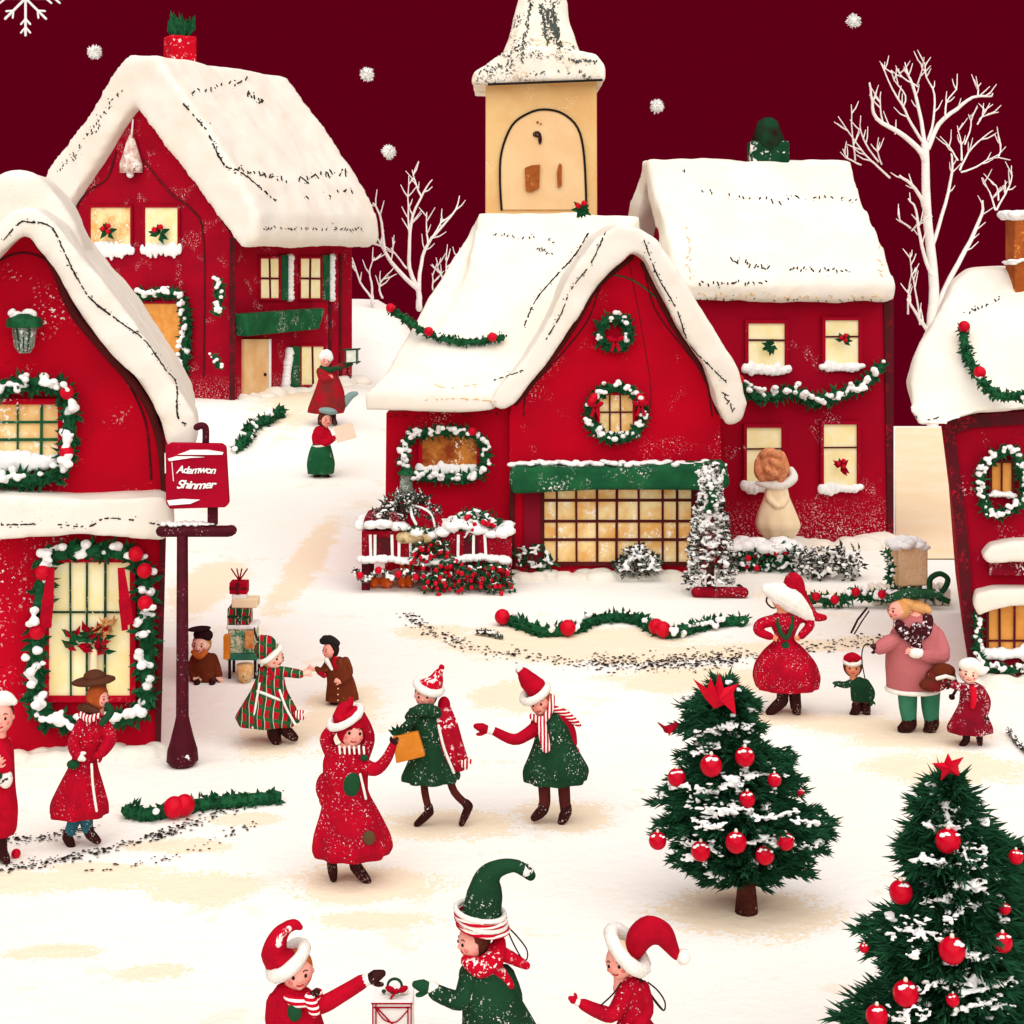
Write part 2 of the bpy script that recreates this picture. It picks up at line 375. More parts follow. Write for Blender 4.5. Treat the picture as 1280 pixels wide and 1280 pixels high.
def gravel(lines, n, name='gravel'):
    mb = MB()
    for line, w, k in lines:
        pts = resample(spline([Vector(((x-640)*GD(y)/F, GD(y), .012)) for x, y in line], 6), .01)
        for i in range(k):
            p = random.choice(pts)+Vector((random.gauss(0, .05), random.gauss(0, w), 0)); s = random.uniform(.0035, .0085)*(1+(p.y-8)*.06)
            mb.ball(p, (s*random.uniform(1, 2.2), s, s*.5), 5, 4, jit=.2)
    o = mb.build(name, black); o['kind'] = 'stuff'; return o
gravel([([(505, 768), (560, 800), (640, 820), (740, 830), (850, 830), (950, 820)], .13, 420),
        ([(740, 829), (800, 831), (880, 827), (930, 820)], .2, 420), ([(1000, 812), (1060, 805), (1110, 800)], .14, 100),
        ([(0, 1088), (80, 1075), (180, 1052), (270, 1018), (340, 992)], .05, 420), ([(0, 1052), (60, 1048), (110, 1035)], .05, 110),
        ([(120, 1090), (220, 1070), (320, 1030)], .03, 60)], 0)
# ================================================================ HOUSE HELPERS
def quad(pl, x0, y0, x1, y1, off, th, mb=None):
    mb = mb or MB(); mb.prism([pl.at(x0, y0, off), pl.at(x1, y0, off), pl.at(x1, y1, off), pl.at(x0, y1, off)], pl.n*th); return mb
def facade_prism(pl, poly, off, depth, mb=None):   # traced outline in front, real depth behind
    mb = mb or MB(); mb.prism([pl.at(x, y, off) for x, y in poly], -pl.n*depth); return mb
def line_on(pl, pts, r, off, name, m, parent, n=6):
    MB().tube(spline([pl.at(x, y, off) for x, y in pts], 4), r, n).build(name, m, parent, smooth=True)
def window(pl, x0, y0, x1, y1, parent, pane=pane_y, bars=maroon, nx=1, ny=1, w=.03, sill=True, off=0.0, frame=.05, skew=0, name='window', fr_mat=None, xs=None, ys=None):
    fm = MB(); k = frame; th = .06
    for a, b in (((x0, y0), (x1, y0)), ((x0, y1), (x1, y1)), ((x0, y0), (x0, y1)), ((x1, y0), (x1, y1))):
        A = pl.at(*a, off=off); B = pl.at(*b, off=off); u = (B-A).normalized()*k/2; A = A-u if a[1] == b[1] else A+u; B = B+u if a[1] == b[1] else B-u
        fm.bar(A, B, k, th, pl.n)
    wd = fm.build(name, fr_mat or red_wall, parent)
    org = wd
    pm = MB(); quad(pl, x0, y0, x1, y1, off-.004, .024, pm); pm.build('pane', pane, wd)
    bm = MB()
    for X in (xs if xs is not None else [x0+(x1-x0)*(i+1)/(nx+1) for i in range(nx)]):
        bm.bar(pl.at(X, y0, off+.018), pl.at(X+random.uniform(-1, 1), y1, off+.018), w*random.uniform(.8, 1.2), .03, pl.n)
    for Y in (ys if ys is not None else [y0+(y1-y0)*(i+1)/(ny+1) for i in range(ny)]):
        bm.bar(pl.at(x0, Y, off+.015), pl.at(x1, Y+random.uniform(-.5, .5), off+.015), w*random.uniform(.8, 1.2), .028, pl.n)
    if bm.v: bm.build('muntin', bars, wd)
    if sill:
        sm = MB(); W_ = (pl.at(x1, y1, 0)-pl.at(x0, y1, 0)).length; n = max(5, int(W_/.07))
        for i in range(n+1):
            p = pl.at(x0-1+(x1-x0+2)*i/n, y1+random.uniform(-2, 1), off+.05); h = W_*random.uniform(.10, .2)*(1 if .1 < i/n < .9 else .7)
            sm.ball(p, (W_/n*.95, .05, h), 8, 6, jit=.12)
        sm.build('sill_snow', snow_dot, wd, remesh=max(.012, W_/60), sm=1)
    return wd
def puff(pl, poly, off, depth, name, parent, m=snow_warm, vox=.05, sm=4, disp=.07, dsc=.5):
    return facade_prism(pl, poly, off, depth).build(name, m, parent, remesh=vox, sm=sm, disp=disp, dsc=dsc)
# ================================================================ HOUSE A : near left shop
A = Pl(-3.117, 14.17, 12)
hA = root('red_shop', Vector((-3.117, 14.17, 0)), 'near red gabled shop at the left edge with a thick snow ledge', 'house')
def solidA(poly, off, dep, name, m, **k): return facade_prism(A, poly, off, dep).build(name, m, hA, **k)
solidA([(-90, 655), (208, 655), (200, 937), (-90, 962)], 0, 3.6, 'wall', red_near)
solidA([(-90, 625), (-90, 500), (-75, 400), (-10, 330), (38, 280), (75, 335), (92, 385), (130, 428), (180, 490), (206, 548), (212, 625)], -.05, 3.5, 'gable_wall', red_near)
puff(A, [(-110, 640), (-100, 615), (0, 613), (100, 616), (205, 613), (216, 625), (217, 655), (205, 668), (100, 660), (0, 667), (-110, 665)], .34, .7, 'ledge_snow', hA, vox=.035, disp=.05)
bandA = [(-120, 470), (-100, 400), (-60, 345), (-15, 300), (20, 262), (45, 257), (75, 280), (105, 322), (160, 388), (215, 468), (247, 522), (247, 552), (225, 560), (210, 550), (203, 520),
         (178, 478), (128, 424), (92, 378), (72, 335), (38, 288), (10, 312), (-30, 352), (-70, 412), (-90, 480)]
puff(A, bandA, .42, 4.0, 'roof_snow', hA, vox=.05)
puff(A, [(-120, 380), (-60, 260), (-30, 225), (-5, 207), (25, 208), (48, 222), (70, 250), (95, 300), (120, 380)], -.9, 2.2, 'rear_roof_snow', hA, vox=.06)
line_on(A, [(-60, 400), (-30, 350), (0, 325), (30, 316), (60, 328), (80, 362), (97, 402), (130, 438), (160, 480), (182, 530), (189, 600)], .012, -.05, 'trim', maroon, hA)
mb = MB()
for pts in ([(45, 300), (68, 335), (90, 388), (128, 436), (178, 495), (200, 552), (206, 612)],):
    mb.tube(spline([A.at(x, y, -.03) for x, y in pts], 4), .04, 6)
mb.build('barge_board', brown_line, hA, smooth=True)
mb = MB(); mb.prism([A.at(200, 655, .0), A.at(208, 655, .0), A.at(201, 937, .0), A.at(194, 937, .0)], A.n*.03); mb.build('corner_board', maroon, hA)
window(A, -30, 502, 76, 578, hA, pane=pane_m, bars=green_b, xs=[-8, 22, 52], ys=[528, 550], w=.02, off=-.05)
wA = window(A, 58, 698, 166, 872, hA, pane=pane_y, bars=green_cloth, xs=[88, 109, 132], ys=[764], w=.018, sill=False)
garland([A.at(x, y, .06) for x, y in [(-25, 488), (20, 482), (60, 480), (84, 492), (87, 530), (84, 575), (70, 592), (30, 600), (-25, 590)]], .125,
        'snow-dusted fir garland around the upper window of the near left shop', 'garland', 'garlands framing windows', .95, [.38, .62], front=A.n)
garland([A.at(x, y, .08) for x, y in [(60, 694), (52, 740), (48, 800), (46, 860), (52, 890), (90, 900), (130, 897), (165, 892), (182, 870), (184, 820), (182, 760), (180, 710), (160, 690), (110, 686), (60, 692)]], .135,
        'wide snow-dusted fir garland around the big display window of the near left shop', 'garland', 'garlands framing windows', .95, [.05, .16, .84, .8, .74], front=A.n)
for x0, x1, y1, s in ((66, 58, 782, 'left'), (152, 160, 778, 'right')):
    mb = MB()
    for dx in (-3, 4):
        a, b, c_ = A.at(x0+dx*.3, 704, .2), A.at((x0+x1)/2+dx, 742, .22), A.at(x1+dx, y1-dx, .2)
        mb.bar(a, b, .045, .008, A.n); mb.bar(b, c_, .055, .008, A.n)
    single(mb, 'ribbon', red_plain, 'red ribbon hanging at the %s side of the shop display window' % s, 'ribbon', 'red ribbons of the display window')
rt = root('flower_arrangement', A.at(118, 845, .1), 'red poinsettia and holly bouquet inside the display window', 'bouquet')
mb, mg = MB(), MB()
for i in range(46):
    a = random.uniform(-.2, math.pi+.2); p = A.at(112+random.uniform(-22, 22), 800+random.uniform(-12, 14), .06); d = Vector((math.cos(a), -.3, math.sin(a)*.8)); (mb if i % 2 else mg).leaf(p, d, .14, .05, up=A.n)
mb.build('petal', red_plain, rt); mg.build('foliage', green, rt)
MB().tube([A.at(118, 812, .09), A.at(118, 868, .09)], [.03, .05], 8).build('vase', cream_cloth, rt, smooth=True)
hay = MB(); [hay.leaf(A.at(134+random.uniform(-8, 8), 782+random.uniform(-6, 8), .08), rv(), .1, .03) for i in range(30)]; hay.build('dried_flower', hair_y, rt)
# wall lantern
lt = root('wall_lantern', A.at(32, 445, 0), 'green-capped wall lantern with frosted grey glass on the near shop gable', 'lantern')
MB().loft([[A.at(32, y, .12)+(A.u*math.cos(t)+A.n*math.sin(t))*r for t in [k*math.pi/4 for k in range(8)]] for y, r in ((440, .05), (432, .085), (405, .11))]).build('glass', grey_glass, lt, bevel=.006)
MB().loft([[A.at(32, y, .12)+(A.u*math.cos(t)+A.n*math.sin(t))*r for t in [k*math.pi/4 for k in range(8)]] for y, r in ((408, .155), (398, .15), (391, .06))]).build('cap', green, lt, bevel=.008)
mb = MB(); [mb.ball(A.at(32+random.uniform(-16, 16), 391+random.uniform(-3, 3), .13), .035, 8, 5, jit=.2) for i in range(14)]; mb.build('snow', snow_dot, lt, smooth=True)
MB().tube([A.at(32, 402, -.06), A.at(32, 402, .1)], .02, 6).build('bracket', maroon_iron, lt)
mb = MB(); [mb.bar(A.at(x, 408, .215), A.at(32+(x-32)*.6, 438, .19), .012, .01, A.n) for x in (24, 32, 40)]; mb.build('glazing_bar', green_cloth, lt)
# ================================================================ HOUSE B : back left
zb = .86
Cc = Vector((-6.3, 36, 0)); Bg = Pl(-6.3, 36, math.degrees(math.atan2(2.2, -4.55))+180); Bs = Pl(-6.3, 36, math.degrees(math.atan2(4.63, 2.24)))
hB = root('red_house', Vector((-6.3, 36, zb)), 'tall red house at the back left with shuttered windows', 'house')
Lc = Vector((-10.85, 38.2, 0)); Rc = Vector((-4.06, 40.63, 0)); sdir = Vector((2.24, 4.63, 0)).normalized(); SL = 5.14
zE = Bg.pt(288, 296).z
ap = Bg.pt(168, 128)
wl_ = [Vector((Cc.x, Cc.y, -.2)), Vector((Cc.x, Cc.y, zE)), Bg.pt(240, 222), Bg.pt(200, 172), ap, Bg.pt(128, 180), Bg.pt(92, 235), Bg.pt(74, 262), Vector((Lc.x, Lc.y, -.2))]
MB().prism(wl_, sdir*SL).build('wall', red_deep, hB)
bandB = [(42, 240), (60, 208), (105, 150), (140, 92), (160, 68), (195, 70), (222, 108), (258, 160), (300, 225), (320, 268), (320, 300), (303, 312), (284, 290), (240, 226), (200, 176), (166, 130), (130, 182), (96, 238), (76, 268), (55, 264)]
MB().prism([Bg.pt(x, y, .35) for x, y in bandB], sdir*(SL+.22)).build('roof_snow', snow_warm, hB, remesh=.10, sm=5, disp=.14, dsc=1.0)
# chimney with a little green top
def pot(root_, c, w, h, m, name='chimney'):
    MB().box(c+Vector((0, 0, h/2)), w, w*.8, h, Matrix.Rotation(.5, 3, 'Z')).build(name, m, root_, bevel=.03)
cB = W(225, 92, 39)
red_chim = mat('red chimney paint', '#cc0722', speck=('#f3e6e2', 14, .60, 4, .5))
MB().box(cB+Vector((0, 0, .25)), .66, .6, 1.3, Matrix.Rotation(.5, 3, 'Z')).build('chimney', red_chim, hB, bevel=.04)
mb = MB(); [mb.leaf(cB+Vector((random.uniform(-.2, .2), random.uniform(-.15, .15), .85)), Vector((random.uniform(-.35, .35), random.uniform(-.3, .3), 1)), random.uniform(.4, .72), .2) for i in range(26)]
mb.build('chimney_sprig', green, hB)
# trims on the gable
for pts in ([(255, 470), (255, 300), (240, 262), (212, 240), (180, 200)], [(98, 300), (96, 262), (110, 240), (135, 222), (145, 190)]):
    line_on(Bg, pts, .025, .01, 'trim', maroon, hB)
mb = MB(); mb.bar(Vector((Cc.x, Cc.y, zb)), Vector((Cc.x, Cc.y, zE)), .12, .06, (Bg.n+Bs.n).normalized()); mb.build('corner_board', maroon, hB)
for x0, x1 in ((113, 166), (181, 225)):
    window(Bg, x0, 258, x1, 313, hB, pane=pane_m if x0 < 150 else pane_y, nx=0, ny=0, w=.03, sill=True, frame=.06, fr_mat=red_deep)
wB = window(Bg, 172, 378, 228, 470, hB, pane=pane_o, nx=0, ny=0, sill=False, frame=.06, fr_mat=red_deep)
for x0, x1 in ((323, 348), (373, 400)):
    wd = window(Bs, x0, 322, x1, 374, hB, pane=pane_y, nx=1, ny=1, w=.05, sill=False, frame=.05, fr_mat=red_deep)
    quad(Bs, x1+1, 319, x1+9, 375, .02, .06).build('shutter', green_b, wd)
    mb = MB(); [mb.ball(Bs.at(x1+12, 322+i*5, .06), (.1, .1, .1), 7, 5, jit=.2) for i in range(11)]; mb.build('snow', snow_dot, wd, smooth=True)
wd = window(Bs, 374, 432, 404, 482, hB, pane=pane_y, nx=1, ny=0, w=.05, sill=False, frame=.05, fr_mat=red_deep)
quad(Bs, 362, 433, 372, 484, .02, .06).build('shutter', green_b, wd)
mb = MB(); [mb.ball(Bs.at(359-i*.6, 440+i*5, .06), (.12, .1, .12), 7, 5, jit=.2) for i in range(10)]; mb.build('snow', snow_dot, wd, smooth=True)
dr = quad(Bs, 302, 424, 332, 510, .0, .08).build('door', tan_door, hB)
mb = MB(); mb.bar(Bs.at(334, 424, .02), Bs.at(334, 506, .02), .1, .06, Bs.n); mb.build('door_frame', snow_dot, dr)
MB().ball(Bs.at(327, 468, .1), .04, 8, 6).build('handle', brown, dr)
MB().prism([Bs.at(292, 392, .0), Bs.at(392, 385, .0), Bs.at(384, 411, .0), Bs.at(294, 420, .0)], Bs.n*.35).build('awning', green_b, hB, bevel=.04)
mb = MB()
for x in (412, 425): mb.bar(Bs.at(x, 318, .0), Bs.at(x, 488, .0), .12, .03, Bs.n)
mb.build('timber', maroon, hB)
# snow burst ornament near the gable top
orn = root('snow_ornament', Bg.pt(168, 216, .05), 'snow-dusted bell ornament hanging high under the back left gable peak', 'ornament')
MB().loft([[Bg.at(168, y, .12)+(Bg.u*math.cos(t)+Bg.n*math.sin(t)*.6)*r for t in [k*math.pi/6 for k in range(12)]] for y, r in ((216, .30), (205, .30), (190, .2), (176, .11), (168, .03))]).build('bell', mat('frosted bell', '#f4efe4', col2='#c89a8c', vs=5, speck=('#8c1a26', 22, .56, 4, .46)), orn, smooth=True)
MB().ball(Bg.at(168, 218, .15), .09, 8, 6).build('clapper', snow_dot, orn, smooth=True)
MB().tube([Bg.at(168, 150, .05), Bg.at(168, 170, .1)], .02, 5).build('cord', snow_dot, orn)
garland([Bg.at(x, y, .12) for x, y in [(172, 372), (200, 366), (226, 368), (236, 390), (236, 430), (232, 465)]], .20, 'snow-covered fir garland over the orange window of the back left house', 'garland', 'garlands framing windows', 1.6, front=Bg.n)
garland([Bs.at(x, y, .15) for x, y in [(268, 352), (274, 372), (270, 392)]] if False else [Vector(W(272, 352, 35.6)), Vector(W(275, 370, 35.6)), Vector(W(270, 392, 35.6))], .17, 'short snowy fir swag on the corner of the back left house', 'garland', None, 1.3, front=Vector((0, -1, 0)))
garland([W(268, 446, 35.7), W(276, 460, 35.7)], .14, 'tiny snowy fir swag low on the corner of the back left house', 'garland', None, 1.3)
sprig(Bg.at(139, 290, .1), .26, 'holly sprig with three berries in the left upper window of the back left house', n=Bg.n, berries=3)
sprig(Bg.at(204, 292, .1), .28, 'bushy holly sprig in the right upper window of the back left house', n=Bg.n, berries=2)
# ================================================================ HOUSE C : back right
K = Vector((2.60, 23.1, 0)); Rk = Vector((5.65, 23.7, 0)); us = (Rk-K).normalized(); ug = Vector((-us.y, us.x, 0)); GW = 2.77; SLc = (Rk-K).length
Cs = Pl(K.x, K.y, math.degrees(math.atan2(us.y, us.x)))
hC = root('red_house', K.copy(), 'two-storey red house at the back right with four lit windows and a green chimney', 'house')
red_c = mat('crimson wall', '#a00220', col2='#960320', vs=1.2, rough=.9, speck=(WS, 40, .60, 1.8, .62), low=.75)
prof = [(0, -.1), (0, 3.7), (GW*.28, 4.55), (GW/2, 5.35), (GW*.72, 4.55), (GW, 3.7), (GW, -.1)]
MB().prism([K+ug*a+Vector((0, 0, z)) for a, z in prof], us*SLc).build('wall', red_c, hC)
rp = [(-.34, 3.62), (-.42, 3.86), (-.1, 4.35), (GW*.3, 5.2), (GW*.42, 5.72), (GW*.58, 5.74), (GW*.72, 5.2), (GW+.2, 4.2), (GW+.45, 3.75), (GW+.4, 3.5), (GW+.05, 3.68), (GW*.72, 4.56), (GW/2, 5.36), (GW*.28, 4.56), (0.02, 3.66), (-.15, 3.6)]
MB().prism([K-us*.33+ug*a+Vector((0, 0, z)) for a, z in rp], us*(SLc+.16)).build('roof_snow', snow_warm, hC, remesh=.06, sm=4, disp=.13, dsc=.7)
cC = W(960, 222, 24.8); gch = mat('green chimney paint', '#16472c', col2='#0f3a22', vs=5, speck=('#f6f3ea', 9, .56, 3, .46))
MB().box(cC+Vector((0, 0, .10)), .60, .42, .92).build('chimney', gch, hC, bevel=.03)
MB().tube([cC+Vector((0, 0, .55)), cC+Vector((0, 0, .74))], [.27, .2], 12).build('chimney_cap', mat('dark green cap', '#123c24', col2='#24110f', vs=4), hC, smooth=True)
for i, (x0, y0, x1, y1) in enumerate(((932, 402, 982, 462), (1028, 398, 1074, 458), (930, 532, 978, 608), (1026, 528, 1072, 610))):
    window(Cs, x0, y0, x1, y1, hC, pane=pane_y, nx=0, ys=[y0+(y1-y0)*.38], w=.025, bars=brown_line, frame=.05, fr_mat=red_c)
mb = MB(); mb.prism([Cs.at(1104, 375, .0), Cs.at(1116, 375, .0), Cs.at(1116, 690, .0), Cs.at(1109, 690, .0)], Cs.n*.03); mb.build('corner_board', maroon, hC)
sprig(Cs.at(960, 432, .1), .15, 'holly sprig in the upper left window of the back right house', n=Cs.n, berries=0)
sprig(Cs.at(1050, 425, .1), .14, 'holly sprig with red berries in the upper right window of the back right house', n=Cs.n, berries=3)
sprig(Cs.at(1047, 582, .1), .16, 'red poinsettia in the lower right window of the back right house', cat='poinsettia', n=Cs.n, berries=3, poin=True)
garland([Cs.at(x, y, .14) for x, y in [(916, 478), (950, 496), (985, 488), (1010, 500), (1045, 492), (1075, 480), (1098, 455)]], .15, 'snow-covered fir swag between the window rows of the back right house', 'garland', None, 1.6, [.02], dens=1.1, front=Cs.n)
# ================================================================ HOUSE D : middle shop
D = Pl(0, 21.43, 0)
hD = root('red_shop', Vector((1.38, 21.43, 0)), 'middle red gabled shop with a wide grid window under a green awning', 'house')
red_d = mat('bright red wall', '#c00220', col2='#b20320', vs=1.2, rough=.9, speck=(WS, 40, .615, 1.5, .57), low=.1)
facade_prism(D, [(637, 720), (637, 520), (642, 495), (680, 450), (715, 400), (745, 350), (788, 312), (802, 318), (840, 398), (880, 458), (900, 515), (905, 720)], 0, 3.3).build('wall', red_d, hD)
facade_prism(D, [(480, 722), (482, 518), (640, 505), (640, 722)], -.12, 3.0).build('side_wall', red_d, hD)
bandD = [(612, 500), (622, 482), (645, 458), (675, 415), (705, 350), (742, 298), (770, 280), (798, 286), (818, 300), (850, 345), (885, 405), (920, 462), (928, 500), (922, 522), (905, 528), (893, 505), (878, 458), (838, 396),
         (802, 322), (788, 315), (747, 352), (717, 402), (682, 452), (642, 502), (626, 510)]
puff(D, bandD, .42, 3.2, 'gable_snow', hD, vox=.05)
# wing roof: hipped, rises away from the eave
e0, e1 = D.pt(452, 489, .35), D.pt(616, 492, .35); r0, r1 = D.pt(596, 264, -2.2), D.pt(800, 268, -2.2)
mb = MB(); th = Vector((0, 0, -.28))
rows = []
for t in [i/8 for i in range(9)]:
    k = t; l = e0.lerp(r0, k); r = e1.lerp(r1, k); sag = -.16*math.sin(math.pi*t); l = l+Vector((.42*math.sin(math.pi*t)*.9, 0, sag)); r = r+Vector((0, 0, sag)); rows.append([l, l.lerp(r, .25), l.lerp(r, .5), l.lerp(r, .75), r])
top = [p for r in rows for p in r]; bot = [p+th for p in top]; n = 5; m_ = 9; N_ = len(top)
fs = [(j*n+i, j*n+i+1, (j+1)*n+i+1, (j+1)*n+i) for j in range(m_-1) for i in range(n-1)]
fs += [tuple(N_+a for a in reversed(f)) for f in fs]
bd = [i for i in range(n)]+[j*n+n-1 for j in range(1, m_)]+[(m_-1)*n+i for i in range(n-2, -1, -1)]+[j*n for j in range(m_-2, 0, -1)]
fs += [(bd[(i+1) % len(bd)], bd[i], bd[i]+N_, bd[(i+1) % len(bd)]+N_) for i in range(len(bd))]
mb.add(top+bot, fs)
rb0, rb1 = r0+Vector((-.1, .0, 0)), r1   # far slope going down behind the ridge
mb.prism([r0, r1, r1+Vector((0, 2.2, -2.6)), r0+Vector((-.9, 2.0, -2.4))], (0, 0, -.38))
mb.prism([e0+Vector((.1, 0, -.1)), e0+Vector((.2, 4.4, -.1)), r0+Vector((0, .3, -.1))], (1.3, 0, -.1))
mb.build('wing_roof_snow', snow_warm, hD, remesh=.055, sm=5, disp=.10, dsc=.8)
for pts in ([(655, 520), (660, 490), (700, 445), (735, 400), (752, 355), (775, 325)], [(805, 335), (818, 385), (850, 430), (880, 470), (890, 520)], [(760, 342), (790, 350), (820, 372), (845, 400)]):
    line_on(D, pts, .012, .0, 'trim', maroon if pts[0][0] != 760 else green, hD)
mb = MB()
for pts in ([(790, 322), (748, 358), (718, 408), (683, 458), (645, 504)], [(803, 330), (838, 402), (878, 464), (897, 515)]):
    mb.tube(spline([D.at(x, y, .0) for x, y in pts], 4), .035, 6)
for x in (640, 900): mb.bar(D.at(x, 600, 0), D.at(x, 718, 0), .07, .03, D.n)
mb.build('barge_board', brown_line, hD, smooth=True)
line_on(D, [(787, 330), (812, 470), (812, 515)], .006, .0, 'trim', maroon, hD)
quad(D, 655, 612, 678, 708, 0, .05).build('pilaster', mat('wine paint', '#8a1228', var=.2, vs=3), hD); quad(D, 866, 612, 893, 708, 0, .05).build('pilaster', MATS['wine paint'], hD)
window(D, 678, 609, 866, 704, hD, pane=pane_m, bars=brown_line, xs=[696, 720, 746, 771, 798, 828, 846], ys=[625, 651, 674], w=.032, sill=False, fr_mat=brown_line)
mb = MB(); mb.prism([D.at(x, y, .0) for x, y in [(636, 592), (640, 578), (760, 580), (903, 573), (908, 600), (900, 608), (760, 606), (640, 612)]], D.n*.42); mb.build('awning', green_b, hD, bevel=.06, seg=3)
mb = MB()
for i in range(46):
    x = 640+i*5.7; mb.ball(D.at(x, 577+random.uniform(-2, 1), random.uniform(.08, .4)), (.07, .07, .035), 7, 5, jit=.2)
for i in range(26): mb.ball(D.at(random.uniform(862, 906), random.uniform(575, 604), .42), random.uniform(.015, .035), 6, 4, jit=.2)
mb.build('awning_snow', snow_dot, hD, remesh=.02, sm=1)
window(D, 748, 492, 792, 545, hD, pane=pane_m, xs=[762, 775], ys=[515], w=.022, bars=brown_line, frame=.03)
window(D, 525, 542, 598, 590, hD, pane=mat('amber glow pane', '#c98038', col2='#8d3d1c', vs=5, speck=('#fbf6e6', 20, .58, 3, .5), emit=.08), nx=0, ny=0, off=-.12)
def ringpts(pl, cx, cy, rx, ry, off, n=16): return [pl.at(cx+rx*math.cos(2*math.pi*i/n), cy-ry*math.sin(2*math.pi*i/n), off) for i in range(n+1)]
garland(ringpts(D, 770, 516, 34, 32, .1), .115, 'snowy fir wreath around the small gable window of the middle shop', 'wreath', None, .8, [.08, .1, .43, .45], name='wreath')
garland(ringpts(D, 768, 416, 18, 19, .09), .12, 'small round fir wreath with red bow high on the middle shop gable', 'wreath', None, .35, [], name='wreath')
garland([D.at(x, y, .02) for x, y in [(512, 545), (540, 540), (575, 538), (600, 548), (606, 572), (600, 592), (570, 597), (530, 596), (510, 592), (506, 568), (512, 545)]], .12, 'snowy fir garland around the amber window of the middle shop wing', 'garland', 'garlands framing windows', 1.1, [.3])
for cx, cy, s, nm in ((768, 424, .09, 'red bow with hanging tails on the small gable wreath'), (799, 504, .09, 'red bow on the right of the gable window wreath'), (743, 505, .09, 'red bow on the left of the gable window wreath')):
    rt = root('bow', D.at(cx, cy+12, .2), nm, 'bow', 'red bows on the wreaths'); p = D.at(cx, cy, .22)
    mb = MB(); mb.ball(p, s*.28, 8, 6)
    for sg in (-1, 1): mb.ball(p+Vector((sg*s*.7, 0, s*.2)), (s*.6, s*.25, s*.36), 10, 6, rot=Matrix.Rotation(-sg*.5, 3, 'Y'))
    mb.build('loop', red_plain, rt, smooth=True)
    mb = MB(); [mb.bar(p, p+Vector((sg*s*.6, 0, -s*1.6)), s*.45, .012, (0, -1, 0)) for sg in (-1, 1)]; mb.build('tail', red_plain, rt)
garland([D.at(x, y, 0) for x, y in [(484, 383), (505, 396), (530, 412), (560, 424), (595, 426), (632, 420)]] if False else [W(x, y, d) for x, y, d in [(486, 386, 22.1), (505, 398, 22.0), (530, 414, 21.85), (560, 425, 21.75), (595, 427, 21.75), (630, 421, 21.8)]], .085,
        'fir garland with three red berries draped on the middle shop wing roof', 'garland', None, .05, [.03, .42, .92], berry_r=.75)
# ================================================================ CHURCH TOWER
T = Pl(0, 25.2, 0)
ht = root('church_tower', T.pt(678, 268)*1+Vector((0, .9, 0)), 'tan church tower with an arched panel and snowy spire behind the middle shop', 'church tower')
ht.location.z = 0
facade_prism(T, [(606, 660), (607, 95), (746, 95), (748, 660)], 0, 1.75).build('wall', tan_wall, ht, bevel=.03)
arch = [(627, 262), (625, 225), (627, 190), (640, 157), (660, 142), (680, 137), (703, 142), (722, 160), (730, 195), (733, 262)]
facade_prism(T, arch, .03, .05).build('arch_panel', tan_pale, ht)
MB().tube(spline([T.at(x, y, .035) for x, y in arch], 4), .02, 6).build('arch_moulding', black, ht, smooth=True)
rust = mat('rust shutter', '#a85c28', var=.2, vs=10, speck=('#e8b060', 40, .6, 5, .5))
facade_prism(T, [(656, 210), (664, 207), (675, 206), (674, 235), (664, 240), (657, 238)], .08, .06).build('window', rust, ht)
facade_prism(T, [(696, 215), (699, 204), (702, 206), (702, 232), (697, 235)], .08, .06).build('window', rust, ht)
MB().ball(T.at(671, 168, .05), (.065, .03, .05), 10, 6).ball(T.at(675, 174, .05), (.03, .025, .09), 8, 6).build('clock_hand', brown, ht, smooth=True)
MB().ball(T.at(672, 153, .04), .02).ball(T.at(676, 155, .04), .015).build('stud', rust, ht)
puff(T, [(590, 106), (592, 92), (612, 78), (632, 64), (700, 60), (722, 64), (744, 68), (756, 84), (756, 104), (740, 102), (690, 103), (610, 107)], .22, 2.2, 'cornice_snow', ht, m=snow_stipple, vox=.05, disp=.05, sm=3)
tc_ = T.pt(678, 70)+Vector((.0, .88, 0)); tc_.z = 0
rings = []
for py, hw in ((75, 54), (50, 44), (20, 36), (-10, 30), (-60, 20), (-120, 6), (-132, 1)):
    z = CAMH-(py-HY)*25.2/F; h = hw*25.2/F; rings.append([tc_+Vector((x*h, y*h, z)) for x, y in ((-1, -.7), (-.7, -1), (.7, -1), (1, -.7), (1, .7), (.7, 1), (-.7, 1), (-1, .7))])
MB().loft(rings).build('spire', snow_stipple, ht, remesh=.05, sm=3, disp=.06, dsc=.4)
MB().bar(T.at(610, 107.5, .24), T.at(752, 102, .24), .035, .02, (0, -1, 0)).build('cornice_edge', black, ht)
sprig(W(727, 262, 22.7), .17, 'holly sprig with two berries at the foot of the church tower', berries=2)
# ================================================================ HOUSE E : right edge
E = Pl((1215-640)*16.4/F, 16.4, -14)
hE = root('red_cottage', Vector(((1215-640)*16.4/F, 16.4, 0)), 'dark red cottage cut off by the right edge, brick chimney on its snowy roof', 'house')
facade_prism(E, [(1216, 866), (1204, 790), (1194, 660), (1184, 580), (1176, 530), (1215, 515), (1480, 500), (1480, 880)], 0, 3.0).build('wall', red_deep, hE, bevel=.02)
mb = MB(); fr_ = [(1218, 862), (1206, 790), (1196, 660), (1186, 585), (1180, 530)]
mb.prism([E.at(x-1, y, 0) for x, y in fr_]+[E.at(x+13, y, 0) for x, y in reversed(fr_)], E.n*.04); mb.build('corner_board', maroon, hE)
MB().prism([E.at(1180, 528, 0), E.at(1215, 518, 0), E.at(1480, 500, 0), E.at(1480, 516, 0), E.at(1216, 534, 0), E.at(1180, 546, 0)], E.n*.05).build('eave_board', maroon, hE)
